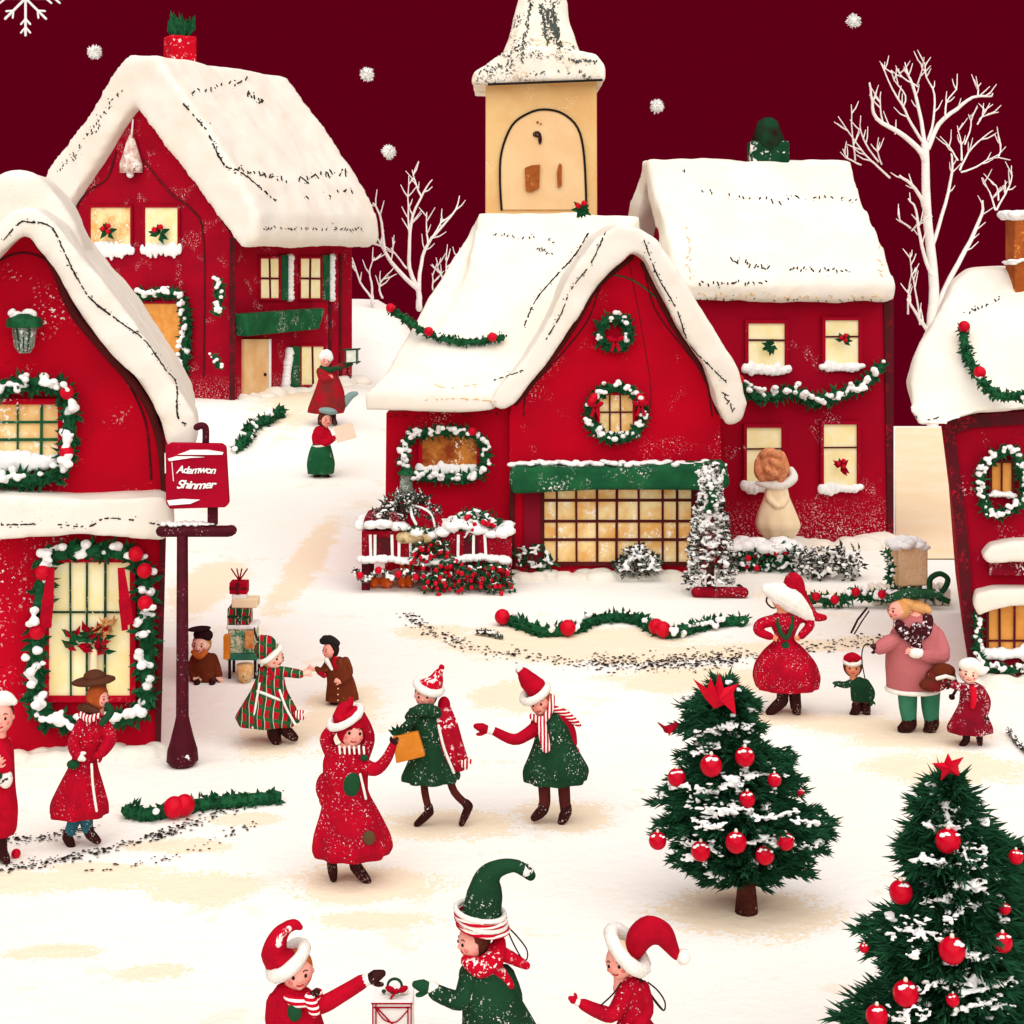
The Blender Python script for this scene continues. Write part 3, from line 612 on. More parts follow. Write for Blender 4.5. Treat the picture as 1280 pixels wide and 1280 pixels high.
def shear(pl, poly, o_bot, o_top, th):
    ys = [p[1] for p in poly]; a, b = min(ys), max(ys); P_ = [pl.pt(x, y, o_top+(o_bot-o_top)*(y-a)/(b-a)) for x, y in poly]; return MB().prism(P_, -pl.n*th)
mE = shear(E, [(1138, 515), (1134, 480), (1150, 432), (1172, 392), (1190, 355), (1212, 336), (1245, 335), (1480, 345), (1480, 500), (1230, 515), (1180, 532), (1150, 533)], .45, -1.3, .8)
mE.prism([E.pt(1200, 350, -1.3), E.pt(1480, 345, -1.3), E.pt(1480, 500, .2), E.pt(1185, 520, .2)], -E.n*2.2)
mE.build('roof_snow', snow_warm, hE, remesh=.05, sm=5, disp=.10, dsc=.6)
cE = E.pt(1275, 375, -1.2)
MB().box(cE+Vector((.06, 0, .40)), .34, .34, .95).build('chimney', brick, hE, bevel=.015)
mb = MB()
for z, w in ((.92, .48), (.42, .42)):
    for i in range(40): mb.ball(cE+Vector((.06+random.uniform(-w/2, w/2), -.14+random.uniform(-.06, .2), z+random.uniform(-.02, .02))), (.06, .07, .045 if z > .5 else .02), 7, 5, jit=.1)
mb.build('chimney_snow', snow_dot, hE, smooth=True)
window(E, 1238, 576, 1266, 618, hE, pane=pane_o, nx=1, ny=0, w=.02, frame=.03, fr_mat=brown_line)
window(E, 1234, 752, 1300, 816, hE, pane=pane_o, xs=[1249, 1268, 1285], ys=[800], w=.02, frame=.03, fr_mat=brown_line)
puff(E, [(1225, 690), (1236, 678), (1262, 672), (1330, 668), (1330, 700), (1262, 697), (1235, 700)], .25, .3, 'ledge_snow', hE, vox=.03, disp=.02)
quad(E, 1236, 697, 1330, 716, 0, .12).build('ledge', red_speck, hE)
puff(E, [(1215, 750), (1218, 736), (1240, 731), (1330, 730), (1330, 752), (1262, 752), (1238, 757), (1222, 764)], .25, .3, 'window_snow', hE, vox=.03, disp=.02)
garland([E.at(x, y, .09) for x, y in [(1226, 585), (1245, 568), (1268, 562), (1276, 590), (1280, 620), (1262, 636), (1236, 638), (1226, 612), (1226, 585)]], .09, 'snow-laden fir wreath around the small window of the right cottage', 'garland', 'garlands framing windows', 1.5, front=E.n)
garland([E.at(x, y, .09) for x, y in [(1222, 770), (1222, 800), (1228, 826), (1255, 834), (1290, 832)]], .075, 'snow-dusted fir garland along the sill of the lower right cottage window', 'garland', None, 1.2, front=E.n)
garland([E.pt(x, y, o) for x, y, o in [(1203, 412, -.45), (1208, 440, -.2), (1220, 465, .05), (1236, 486, .3), (1258, 496, .42), (1290, 492, .45)]], .085, 'fir garland with red berries draped on the right cottage roof', 'garland', None, .05, [.02, .5], berry_r=.75)

# snow drifted against the foot of the walls
def drift(pl, x0, x1, y, r, parent, step=9, up=1.0, ragged=.5):
    mb = MB(); n = int((x1-x0)/step)+1
    for i in range(n*3):
        x = x0+(x1-x0)*random.random(); p = pl.pt(x, y); p.z = gz(p.x, p.y); k = random.uniform(.5, 1.25)
        mb.ball(p+pl.n*random.uniform(.02, .25), (r*k*1.6, r*k*1.3, r*k*up*(1 if random.random() > ragged else .5)), 8, 6, jit=.12)
    mb.build('base_snow', snow_warm, parent, remesh=r*.22, sm=3)
drift(A, -60, 198, 940, .09, hA); drift(Cs, 905, 1115, 676, .16, hC); drift(D, 640, 905, 720, .10, hD); drift(D, 482, 640, 722, .1, hD); drift(E, 1216, 1330, 860, .10, hE)
drift(Bs, 292, 440, 496, .17, hB)
# ================================================================ BARE TREES, SNOWFLAKES
frost = mat('frosted white bark', '#f8f2ea', col2='#efe6de', vs=6)
def bare_tree(base, d, lines, label, w0):
    m = d/F; rt = root('bare_tree', Vector(((base[0]-640)*m, d, gz((base[0]-640)*m, d))), label, 'tree')
    for k, (w_a, w_b, dy, pts) in enumerate(lines):
        n = len(pts); P_ = [W(x, y, d)+Vector((0, dy*i/(n-1)*d/30, 0)) for i, (x, y) in enumerate(pts)]
        P_ = spline(P_, 3); N_ = len(P_); P_ = [p+rv()*m*.5 if 0 < i < N_-1 else p for i, p in enumerate(P_)]
        MB().tube(P_, [(w_a+(w_b-w_a)*i/(N_-1))*m*.58 for i in range(N_)], 6).build('trunk' if k == 0 else 'branch', frost, rt, smooth=True)
        if k and len(P_) > 6:                  # fine twigs
            tw = MB()
            for q in range(5 if w_a > 2.3 else 3):
                i = random.randint(len(P_)//3, len(P_)-2); dr_ = (P_[i+1]-P_[i]).normalized(); sg_ = random.choice((-1, 1)); a_ = random.uniform(.45, .8)*sg_
                v = Vector((dr_.x*math.cos(a_)-dr_.z*math.sin(a_), random.uniform(-.3, .3), dr_.x*math.sin(a_)+dr_.z*math.cos(a_))).normalized(); v.z = abs(v.z)*.8+.15
                l_ = random.uniform(9, 20)*m; tw = MB().tube([P_[i], P_[i]+v*l_*.5+rv()*m, P_[i]+v*l_+Vector((0, 0, l_*.15))], [1.3*m*.8, 1.0*m*.8, .6*m*.8], 5); tw.build('twig', frost, rt, smooth=True)
    return rt
bare_tree((1158, 500), 42, [
 (13, 8, 0, [(1166, 565), (1164, 420), (1168, 360), (1160, 280), (1157, 215), (1156, 180)]),
 (7, 2, -.6, [(1158, 205), (1145, 185), (1118, 165), (1090, 150), (1083, 130), (1078, 108)]), (5, 1.3, .6, [(1157, 190), (1154, 150), (1146, 105), (1143, 92), (1141, 74)]),
 (6, 1.4, .5, [(1160, 185), (1175, 155), (1200, 135), (1222, 120), (1245, 118), (1251, 114)]), (3, 1.2, .3, [(1160, 175), (1168, 150), (1171, 118), (1162, 95), (1161, 76)]),
 (3.4, 1.2, -.3, [(1154, 178), (1138, 155), (1125, 132), (1112, 112), (1097, 82)]), (2.2, 1, 0, [(1104, 156), (1100, 135), (1101, 115)]), (2, 1, 0, [(1119, 167), (1120, 150)]),
 (2, 1, .3, [(1147, 108), (1130, 95), (1128, 84)]), (2, 1, -.3, [(1147, 105), (1150, 90), (1150, 74)]), (2.2, 1, .4, [(1182, 147), (1185, 128), (1200, 110), (1204, 90)]),
 (2, 1, .3, [(1222, 120), (1226, 108), (1232, 102)]), (2, 1, 0, [(1129, 134), (1132, 120), (1118, 100), (1114, 88)]),
 (6, 2.4, -.8, [(1158, 270), (1148, 250), (1130, 232), (1112, 222)]), (2.4, 1, -.8, [(1112, 222), (1090, 205), (1076, 195), (1058, 175), (1037, 150)]),
 (2, 1, -.5, [(1069, 200), (1062, 170), (1057, 134)]), (2, 1, -.4, [(1098, 202), (1080, 180), (1072, 165), (1070, 147)]), (2, 1, -.4, [(1102, 205), (1094, 190), (1092, 174)]), (2, 1, -.4, [(1076, 206), (1056, 198), (1048, 188)]),
 (5, 2, .7, [(1162, 318), (1176, 284), (1192, 240), (1200, 205), (1202, 190)]), (2.6, 1, .7, [(1200, 212), (1215, 190), (1235, 172), (1255, 160)]), (2.4, 1, .5, [(1202, 200), (1206, 180), (1206, 155)]),
 (2.2, 1, .6, [(1202, 215), (1225, 208), (1248, 196), (1275, 198)]), (2, 1, .5, [(1248, 196), (1256, 185), (1260, 172)]), (2, 1, .6, [(1197, 200), (1192, 182), (1186, 168)]),
 (2, 1, .6, [(1206, 180), (1220, 155), (1222, 140)]), (2, 1, .4, [(1222, 155), (1232, 145), (1256, 138)]), (1.8, .9, .4, [(1224, 152), (1234, 140), (1237, 134)]),
 (7, 2.4, .9, [(1166, 396), (1193, 346), (1222, 300), (1240, 268), (1246, 250)]), (2.4, 1, .9, [(1244, 262), (1246, 240), (1246, 220)]), (2.4, 1, .8, [(1246, 262), (1262, 242), (1275, 225), (1281, 205)]), (2, 1, .7, [(1248, 250), (1254, 235), (1253, 225)]),
 (5, 1.6, -.7, [(1167, 350), (1152, 318), (1142, 285), (1136, 262), (1124, 250)]), (2.2, 1, -.6, [(1140, 288), (1145, 278), (1147, 275)]), (2.2, 1, -.6, [(1138, 285), (1120, 275), (1114, 268)]),
 (6, 2.2, -1, [(1166, 425), (1152, 410), (1135, 392), (1118, 372)]), (2.6, 1, -.7, [(1150, 405), (1142, 370), (1132, 340), (1126, 316)]), (2.4, 1, -.9, [(1135, 392), (1128, 365), (1125, 335)]),
], 'tall bare frosted white tree standing between the back right house and the right cottage', 1)
bare_tree((524, 376), 46.5, [
 (8, 5.5, 0, [(524, 385), (524, 372), (522, 358)]), (5.5, 1.6, -.6, [(523, 362), (500, 340), (485, 320), (481, 300), (478, 270), (470, 255)]),
 (5.5, 1.4, 0, [(522, 362), (512, 335), (512, 300), (516, 270), (530, 240), (540, 225)]), (5, 1.2, .6, [(524, 362), (526, 330), (534, 305), (550, 285), (568, 262), (573, 244)]),
 (2.6, 1, 0, [(512, 295), (510, 260), (511, 220)]), (2.4, 1, .3, [(527, 246), (520, 232), (514, 212)]), (2.2, 1, .4, [(535, 305), (532, 285), (532, 265)]), (2.2, 1, .5, [(540, 298), (548, 282), (553, 274)]),
 (2.2, 1, -.4, [(482, 318), (474, 300), (468, 285)]), (2, 1, -.5, [(481, 310), (472, 305), (467, 300)]), (2.4, 1, -.2, [(508, 335), (498, 322), (490, 310)]),
 (2.6, 1, -.3, [(518, 352), (519, 330), (516, 300)] if False else [(556, 352), (549, 338), (546, 322)]), (2, 1, 0, [(541, 362), (541, 350), (540, 342)]), (2, 1, 0, [(560, 348), (570, 330), (575, 310)]), (2, 1, 0, [(558, 342), (558, 330), (557, 322)])],
 'small bare frosted white tree on the snowy rise left of the church tower', 1)
bare_tree((470, 372), 46, [(5, 3, 0, [(466, 380), (464, 370)]), (3, 1, 0, [(464, 372), (450, 352), (444, 335), (440, 322)]), (3, 1, 0, [(466, 372), (464, 352), (462, 338), (468, 322)]), (2.6, 1, 0, [(478, 372), (474, 358), (482, 345), (485, 345)])],
 'tiny bare frosted white sapling beside the back left house', 1)
for i, (x, y, w) in enumerate(((118, 65, 'above the back left roof, left of the red chimney'), (459, 93, 'high between the back left roof and the church spire'), (486, 190, 'above the small bare tree'), (821, 133, 'right of the church tower'), (1067, 26, 'near the top right above the tall bare tree'))):
    d = 30; m = d/F; c = W(x, y, d); mb = MB(); mb.ball(c, 7*m, 10, 8)
    for k in range(150):
        v = rv(); mb.leaf(c+v*5*m, v, random.uniform(3, 6)*m, 2.6*m)
    single(mb, 'snowflake', snow_dot, 'fluffy round snowflake '+w, 'snowflake', 'falling snowflakes')
d = 26; m = d/F; c = W(32, -2, d); mb = MB()
for a in range(8):
    t = a*math.pi/4+math.pi/2; u = Vector((math.cos(t), 0, math.sin(t))); L = 46*m*(1 if a % 2 == 0 else .78)
    mb.tube([c, c+u*L], 1.6*m, 6)
    for fr in ((.55, .78) if a % 2 == 0 else (.6,)):
        for sg in (-1, 1):
            t2 = t+sg*.7; mb.tube([c+u*L*fr, c+u*L*fr+Vector((math.cos(t2), 0, math.sin(t2)))*9*m], 1.3*m, 5)
single(mb, 'snowflake', snow_dot, 'large branching star snowflake in the top left corner of the sky', 'snowflake')
# ================================================================ SIGN POST
pd = 13.7; pm = pd/F
def PW(x, y, dy=0): return W(x, y, pd)+Vector((0, dy, 0))
sp = root('sign_post', PW(228, 957)*1, 'dark maroon iron post with a flared foot and a crossbar', 'sign post'); sp.location.z = 0
def lathe(rt, prof, cx, m, name, n=16, smooth=True, d=pd, dy=0):
    P_ = []
    for y, hw in prof:
        c = W(cx, y, d)+Vector((0, dy, 0)); r = hw*d/F; P_.append([c+Vector((math.cos(2*math.pi*k/n)*r, math.sin(2*math.pi*k/n)*r, 0)) for k in range(n)])
    return MB().loft(P_[::-1]).build(name, m, rt, smooth=smooth)
lathe(sp, [(668, 7), (895, 8), (905, 10), (925, 15), (938, 19), (950, 20), (957, 14)], 228, maroon_iron, 'pole')
MB().tube([PW(202, 664), PW(285, 664), PW(289, 663)], 8*pm*.9, 10).build('crossbar', maroon_iron, sp, smooth=True)
MB().bar(PW(265, 657), PW(265, 634), 12*pm, .07, (0, 1, 0)).build('sign_bracket', maroon_iron, sp, bevel=.01)
mb = MB(); [mb.ball(PW(205+i*5, 655, random.uniform(-.02, .05)), (4.5*pm, .06, 3*pm*(1 if i < 10 else .5)), 8, 5, jit=.1) for i in range(13)]; mb.build('snow', snow_dot, sp, smooth=True)
mb = MB(); [mb.ball(PW(228+random.uniform(-9, 11), 943+random.uniform(-4, 6), -17*pm*random.uniform(.8, 1)), random.uniform(1, 3)*pm, 6, 4, jit=.2) for i in range(16)]; mb.build('foot_snow', snow_dot, sp, smooth=True)
sg = root('sign_board', PW(247, 634), 'square red signboard with two lines of white brush lettering on the post', 'sign')
sgm = mat('signboard red', '#a80426', col2='#9c0424', vs=4, speck=('#e07080', 50, .68, 6, .55))
MB().prism([PW(x, y, -.06) for x, y in [(208, 556), (214, 553), (278, 554), (283, 558), (287, 628), (283, 633), (214, 635), (209, 628)]], (0, .09, 0)).build('board', sgm, sg, bevel=.012)
MB().tube(spline([PW(246, 534), PW(252, 532), PW(257, 536), PW(257, 556)], 5), 4.4*pm, 8).build('hook', maroon_iron, sg, smooth=True)
mb = MB()
for a in ([(224, 567), (240, 561), (262, 561), (281, 564), (280, 567), (250, 567)], [(212, 572), (222, 569), (240, 569), (258, 570), (240, 571), (214, 575)], [(211, 624), (230, 622), (252, 623), (240, 628), (214, 630)]):
    mb.prism([PW(x, y, -.075) for x, y in a], (0, .012, 0))
mb.bar(PW(217, 576, -.065), PW(219, 600, -.065), .006, .008, (0, -1, 0)); mb.bar(PW(208.5, 565, -.065), PW(209, 590, -.065), .008, .008, (0, -1, 0))
mb.build('snow', snow_dot, sg)
def text_mesh(body, px0, px1, py, h, name, rt, dx=0):
    cu = bpy.data.curves.new('t', 'FONT'); cu.body = body; cu.size = 1; cu.shear = .35; cu.offset = .022; cu.extrude = .02; cu.space_character = .86
    to = bpy.data.objects.new('t', cu); scene.collection.objects.link(to); bpy.context.view_layer.update()
    me = bpy.data.meshes.new_from_object(to.evaluated_get(bpy.context.evaluated_depsgraph_get())); bpy.data.objects.remove(to)
    xs = [v.co.x for v in me.vertices]; s = (px1-px0)*pm/(max(xs)-min(xs)); x0 = min(xs); o = PW(px0, py, -.07)-sg.location; sy = h*pm/.72
    for v in me.vertices: x, y, z = v.co; v.co = (o.x+(x-x0)*s, o.y-z*.1, o.z+y*sy+math.sin((x-x0)*3)*.004)
    me.materials.clear(); me.materials.append(snow_dot); ob = bpy.data.objects.new(name, me); scene.collection.objects.link(ob); ob.parent = sg
text_mesh('Adarnwon', 222, 272, 590, 9, 'lettering', sg)
text_mesh('Shinmer', 223, 273, 609, 10, 'lettering', sg)
# ================================================================ FLOWER STALL in front of the wing
SD = GD(738); sm_ = SD/F
def SW(x, y, dy=0): return W(x, y, SD)+Vector((0, dy, 0))
st = root('flower_stall', Vector(((530-640)*sm_, SD, 0)), 'red market stall with snow-capped shelves in front of the middle shop wing', 'market stall')
def sbox(x0, y0, x1, y1, dep, mb=None, dy=0): 
    mb = mb or MB(); mb.prism([SW(x0, y0, dy), SW(x1, y0, dy), SW(x1, y1, dy), SW(x0, y1, dy)], (0, dep, 0)); return mb
sbox(452, 664, 640, 702, .7).build('counter', red_dark, st, bevel=.01)
sbox(530, 702, 640, 736, .6, dy=.05).build('lower_crate', red_speck, st, bevel=.01)
sbox(452, 700, 462, 738, .08).build('leg', maroon, st); sbox(452, 700, 462, 738, .08, dy=.6).build('leg', maroon, st)
def snowline(pts, r, rt, name='snow', n=3, dmin=-.05, dmax=.6, fn=SW, flat=.7):
    mb = MB(); P_ = resample(spline([fn(x, y) for x, y in pts], 5), r*.8)
    for p in P_:
        for k in range(n): mb.ball(p+Vector((0, random.uniform(dmin, dmax), random.uniform(-.2, .2)*r)), (r*1.2, r*1.2, r*flat*random.uniform(.8, 1.2)), 8, 5, jit=.12)
    return mb.build(name, snow_dot, rt, smooth=True)
snowline([(450, 660), (480, 655), (500, 660), (540, 668), (580, 655), (610, 668), (638, 664)], .085, st, 'shelf_snow', 5)
snowline([(452, 700), (490, 698), (520, 702), (560, 700), (600, 696), (635, 700)], .06, st, 'counter_snow', 2, -.06, .02)
for x in (463, 469, 490, 499, 513, 573, 592, 606): MB().bar(SW(x, 668, -.01), SW(x+random.uniform(-1, 2), 698, -.01), .035, .02, (0, -1, 0)).build('slat', snow_dot, st)
for x0, x1 in ((470, 488), (580, 598)): MB().prism([SW(x0, 672, -.004), SW(x1, 672, -.004), SW(x1, 698, -.004), SW(x0, 698, -.004)], (0, -.01, 0)).build('panel', maroon, st)
sk = root('gift_sack', SW(528, 664, .1), 'bulging red sack with a white cord on top of the flower stall', 'sack')
MB().ball(SW(524, 655, .25), (.27, .2, .24), 14, 9).ball(SW(538, 660, .22), (.16, .15, .16)).build('bag', red_cloth, sk, remesh=.02, sm=3)
MB().tube(spline([SW(518, 634, .1), SW(530, 636, .0), SW(540, 645, -.0), (SW(545, 668, .05))], 5), .015, 6).build('cord', snow_dot, sk, smooth=True)
MB().tube(spline([SW(512, 634, .1), SW(515, 645, .0), SW(520, 655, -.0)], 5), .02, 6).build('cord', snow_dot, sk, smooth=True)
bs = root('basket', SW(512, 672, .1), 'tan wicker basket on the flower stall shelf', 'basket')
MB().tube([SW(502, 672, .0), SW(536, 672, .0)], .075, 12).build('body', mat('wicker', '#a58a5c', col2='#d9c496', vs=14, speck=('#5a3a20', 40, .58, 8, .45)), bs, smooth=True)
mb = MB(); [mb.leaf(SW(random.uniform(500, 538), 665, .0), rv()+Vector((0, 0, .6)), .12, .04) for i in range(40)]; mb.build('foliage', green, bs)
rh = root('red_crate', SW(475, 664, .1), 'low red flower crate at the left end of the stall shelf', 'crate')
MB().prism([SW(x, y, .05) for x, y in [(452, 660), (456, 645), (475, 640), (500, 642), (502, 662)]], (0, .4, 0)).build('body', red_speck, rh, bevel=.03)
def bush(x0, x1, y0, y1, dep, n, label, snowk=.6, fn=SW, leafm=green, cat='bush', flowers=0, ls=.13, name='bush', group=None, rnd=True, leafn=4):
    b = fn((x0+x1)/2, y1, dep/2); rt = root(name, b, label, cat, group); lf, sn, fl = MB(), MB(), MB()
    for i in range(n):
        a = random.uniform(-1, 1); hgt = random.random(); lim = math.sqrt(max(0, 1-a*a)) if rnd else 1
        p = fn((x0+x1)/2+a*(x1-x0)/2, y1+(y0-y1)*hgt*lim*.92, random.uniform(0, dep))
        for k in range(leafn): lf.leaf(p+rv()*ls*.3, rv()+Vector((0, 0, .3)), ls*random.uniform(.6, 1.1), ls*.38)
        if random.random() < snowk*.8:
            for _k in range(2): sn.ball(p+Vector((0, -ls*.4, ls*.25))+rv()*ls*.25, (ls*random.uniform(.1, .36), ls*.2, ls*random.uniform(.08, .2)), 7, 5, jit=.25)
        if random.random() < flowers: fl.ball(p+Vector((0, -ls*.5, 0)), ls*.3, 7, 5, jit=.2)
    lf.build('foliage', leafm, rt)
    if sn.v: stuff(sn.build('snow', snow_dot, rt, remesh=.018, sm=1))
    if fl.v: stuff(fl.build('flower', red_berry, rt, smooth=True))
    return rt
frosted_green = mat('frosted dark leaves', '#25402c', col2='#3a2a24', vs=8, speck=('#f0efe8', 30, .56, 6, .4))
bush(470, 545, 618, 650, .3, 80, 'frosted dark fir boughs heaped behind the red sack on the stall', .5, leafm=frosted_green, cat='fir boughs', name='fir_bough')
bush(565, 625, 643, 672, .3, 90, 'snowy fir and berry bunch on the right end of the stall shelf', 1.1, cat='flower bunch', flowers=.3, name='flower_bunch')
bush(515, 572, 670, 702, .12, 60, 'frosted red and white flower bunch spilling over the stall counter', .9, fn=lambda x, y, dy=0: SW(x, y, dy-.14), cat='flower bunch', flowers=.5, name='flower_bunch', ls=.09)
bush(530, 640, 700, 737, .35, 150, 'snowy red and green flower bed along the foot of the stall', .6, fn=lambda x, y, dy=0: SW(x, y, dy-.3), cat='flower bed', flowers=.55, name='flower_bed', rnd=False, ls=.1)
garland([SW(x, y, -.1) for x, y in [(444, 712), (458, 722), (475, 712), (492, 720), (510, 712), (524, 722), (538, 716)]], .06, 'frosted garland with red bows along the front edge of the stall', 'garland', None, 1.1, [.1, .35, .6, .85], leafmat=frosted_green, berry_r=.8)
orange = mat('orange clay', '#e0601c', col2='#d05214', vs=7, speck=('#f8e6d4', 30, .62, 5, .5))
for i, (x, y0, w, lb) in enumerate(((466, 726, 7, 'small squat orange clay pot, leftmost under the stall'), (482, 722, 9, 'wide orange clay pot in the middle under the stall'), (502, 704, 6, 'tall narrow orange clay bottle under the stall'), (511, 708, 5, 'slim orange clay bottle, rightmost under the stall'))):
    rt = root('clay_pot', SW(x, 737, .15)*1, lb, 'clay pot', 'orange clay pots under the stall'); rt.location.z = 0
    lathe(rt, [(737, w*.7), (733, w), (726, w*.95), ((y0+726)/2, w*.55), (y0, w*.5)], x, orange, 'body', 12, d=SD, dy=.15)
    lathe(rt, [(y0+1, w*.62), (y0-1, w*.62)], x, orange, 'rim', 12, d=SD, dy=.15)
ln = root('lantern', D.at(508, 619, .35), 'small frosted grey lantern hanging on the wing wall beside its garland', 'lantern')
MB().tube([D.at(508, 618, .05), D.at(508, 592, .05)], [.10, .075], 8).build('glass', grey_glass, ln, smooth=True)
MB().loft([[D.at(508, y, .05)+Vector((math.cos(k*math.pi/4)*r, math.sin(k*math.pi/4)*r, 0)) for k in range(8)] for y, r in ((592, .12), (580, .03))]).build('cap', green, ln)
MB().tube([D.at(508, 583, -.12), D.at(508, 583, .06)], .015, 5).build('bracket', maroon_iron, ln)
# shrubs and the frosted cone tree by the middle shop
bush(640, 690, 680, 712, .5, 120, 'rounded snowy shrub at the left corner of the grid window', 1.2, fn=lambda x, y, dy=0: W(x, y, GD(722))+Vector((0, dy, 0)), leafm=green)
bush(776, 824, 686, 716, .4, 110, 'small frosted shrub below the right part of the grid window', 1.6, fn=lambda x, y, dy=0: W(x, y, GD(728))+Vector((0, dy, 0)), leafm=frosted_green)
def drift(pts, name, label, m=snow_warm, d=None):
    pass
ct = root('cone_tree', W(888, 738, GD(742)), 'narrow snow-frosted conical tree at the right corner of the middle shop', 'tree'); ct.location.z = 0
dd = GD(742); mm = dd/F; lf, sn = MB(), MB()
for i in range(1100):
    t = random.random()**.8; z = 1.52*t; r = (.30*(1-t)+.035); a = random.uniform(0, 2*math.pi); k = random.uniform(.55, 1); c0 = W(888, 742, dd)
    p = Vector((c0.x+math.cos(a)*r*k, c0.y+math.sin(a)*r*k, .10+z)); dr_ = Vector((math.cos(a), math.sin(a), .1))
    lf.leaf(p, dr_+rv()*.4, .1, .05)
    if random.random() < .62: sn.ball(p+dr_*.05, (random.uniform(.02, .055), .03, random.uniform(.012, .03)), 6, 4, jit=.25)
lf.build('crown', frosted_green, ct); stuff(sn.build('snow', snow_dot, ct, remesh=.014, sm=1))
MB().tube([Vector((c0.x, c0.y, 0)), Vector((c0.x, c0.y, .4))], .05, 8).build('trunk', bark, ct)
MB().tube([Vector((c0.x-.2, c0.y-.2, .06)), Vector((c0.x+.38, c0.y-.25, .07))], .07, 10).build('base', red_dark, ct, smooth=True)
garland([W(x, y, GD(742)-.25) for x, y in [(888, 606), (892, 625), (884, 640)]], .09, 'small snowy fir swag on top of the frosted cone tree', 'garland', None, 1.5)
# raised snow bank with hedges behind the red-skirted woman
dbk = GD(760); 
def BW(x, y, dy=0): return W(x, y, dbk)+Vector((0, dy, 0))
hedge = lambda *a, **k: bush(*a, fn=BW, **k)
bush(905, 1000, 684, 716, .5, 170, 'snow-topped hedge with red flowers below the crimson house', .9, fn=lambda x, y, dy=0: W(x, y, GD(716))+Vector((0, dy, 0)), flowers=.22, cat='hedge', name='hedge', rnd=False, ls=.14)
bush(1000, 1078, 690, 728, .5, 90, 'sparse frosted shrub behind the snow bank', 1.4, fn=lambda x, y, dy=0: W(x, y, GD(728))+Vector((0, dy, 0)), leafm=frosted_green, rnd=False)
mb = MB()
snowline([(905, 690), (930, 683), (960, 688), (985, 684), (1000, 690)], .10, root('snow_heap', W(950, 700, GD(716)), 'long heap of snow lying on top of the hedge below the crimson house', 'snow heap'), 'heap', 3, 0, .5, fn=lambda x, y: W(x, y, GD(716)))
garland([BW(x, y, 0) for x, y in [(1000, 752), (1020, 748), (1045, 752), (1070, 742), (1095, 746), (1120, 742), (1150, 740), (1172, 744)]], .11, 'thick fir garland with red berries strung behind the pink-coated man', 'garland', None, .8, [.05, .12, .25, .42, .62], dens=1.1)
def gpt(x, y, h): v = W(x, y, GD(y)); v.z = h; return v
garland([gpt(x, y, .06) for x, y in [(628, 780), (650, 786), (680, 796), (720, 792), (740, 782), (770, 778), (800, 782), (825, 795), (845, 798), (870, 790), (900, 784), (930, 782)]], .115,
        'long wavy fir garland lying on the snow before the middle shop', 'garland', None, .3, [.0, .27, .66, .7], berry_r=.8)
garland([gpt(x, y, .04) for x, y in [(598, 794), (612, 796), (628, 800)]], .05, 'frosted dark twig at the left end of the long ground garland', 'twig', None, .7, leafmat=frosted_green)
garland([gpt(x, y, .05) for x, y in [(160, 1022), (190, 1026), (225, 1018), (260, 1012), (300, 1008), (352, 1004)]], .10, 'fir garland with two red baubles lying on the snow at the lower left', 'garland', None, .05, [.35, .42], berry_r=.85)
def tpt(x, y, h):                      # where the line of sight meets the rising terrain
    d = 12.0
    while d < 60:
        v = W(x, y, d)
        if v.z <= gz(v.x, v.y)+h: break
        d += .05
    return v
garland([tpt(x, y, .12) for x, y in [(298, 558), (310, 545), (318, 530), (336, 524), (352, 512)]], .19, 'fir garland on the snow before the tan door of the back left house', 'garland', None, .6)
garland([gpt(x, y, .03) for x, y in [(1262, 918), (1270, 930), (1284, 945)]], .035, 'frosted dark twigs on the snow at the right edge', 'twig', None, .9, leafmat=frosted_green, dens=.6)
# parcel with greenery on the low wall behind the pink-coated man
bx = root('parcel', BW(1140, 733, 0), 'beige parcel topped with snow and greenery behind the pink-coated man', 'parcel')
kraft = mat('beige kraft paper', '#efcfa6', col2='#e8bf92', vs=6, speck=('#c9955e', 40, .58, 5, .45))
MB().prism([BW(x, y, 0) for x, y in [(1123, 686), (1160, 684), (1160, 732), (1123, 734)]], (0, .45, 0)).build('box', kraft, bx, bevel=.02)
snowline([(1122, 685), (1140, 681), (1158, 684)], .07, bx, 'snow', 4, 0, .4, fn=BW)
garland([BW(x, y, -.08) for x, y in [(1106, 690), (1112, 705), (1110, 725)]], .08, 'short fir swag at the left side of the beige parcel', 'garland', None, .5)
gb = root('bow', BW(1172, 748, -.1), 'dark green ribbon bow beside the beige parcel', 'bow')
mb = MB(); mb.tube(spline([BW(x, y, -.1) for x, y in [(1160, 740), (1160, 722), (1172, 715), (1182, 722), (1176, 736), (1164, 742)]], 5), .035, 6, closed=False); mb.build('loop', green_mit, gb, smooth=True)
MB().bar(BW(1162, 740, -.1), BW(1184, 750, -.1), .07, .02, (0, -1, 0)).build('tail', green_mit, gb)
MB().ball(BW(1163, 741, -.13), .05, 8, 6).build('knot', green_mit, gb, smooth=True)
mb = MB()
for i in range(9): mb.prism([BW(1095+i*11, 738, .1), BW(1104+i*11, 738, .1), BW(1104+i*11, 760, .1), BW(1095+i*11, 760, .1)], (0, .4, 0))
single(mb, 'low_wall', mat('snowy wall', '#faf4e4', var=.06, vs=4), 'low snow-covered wall carrying the beige parcel', 'wall', bevel=.03)
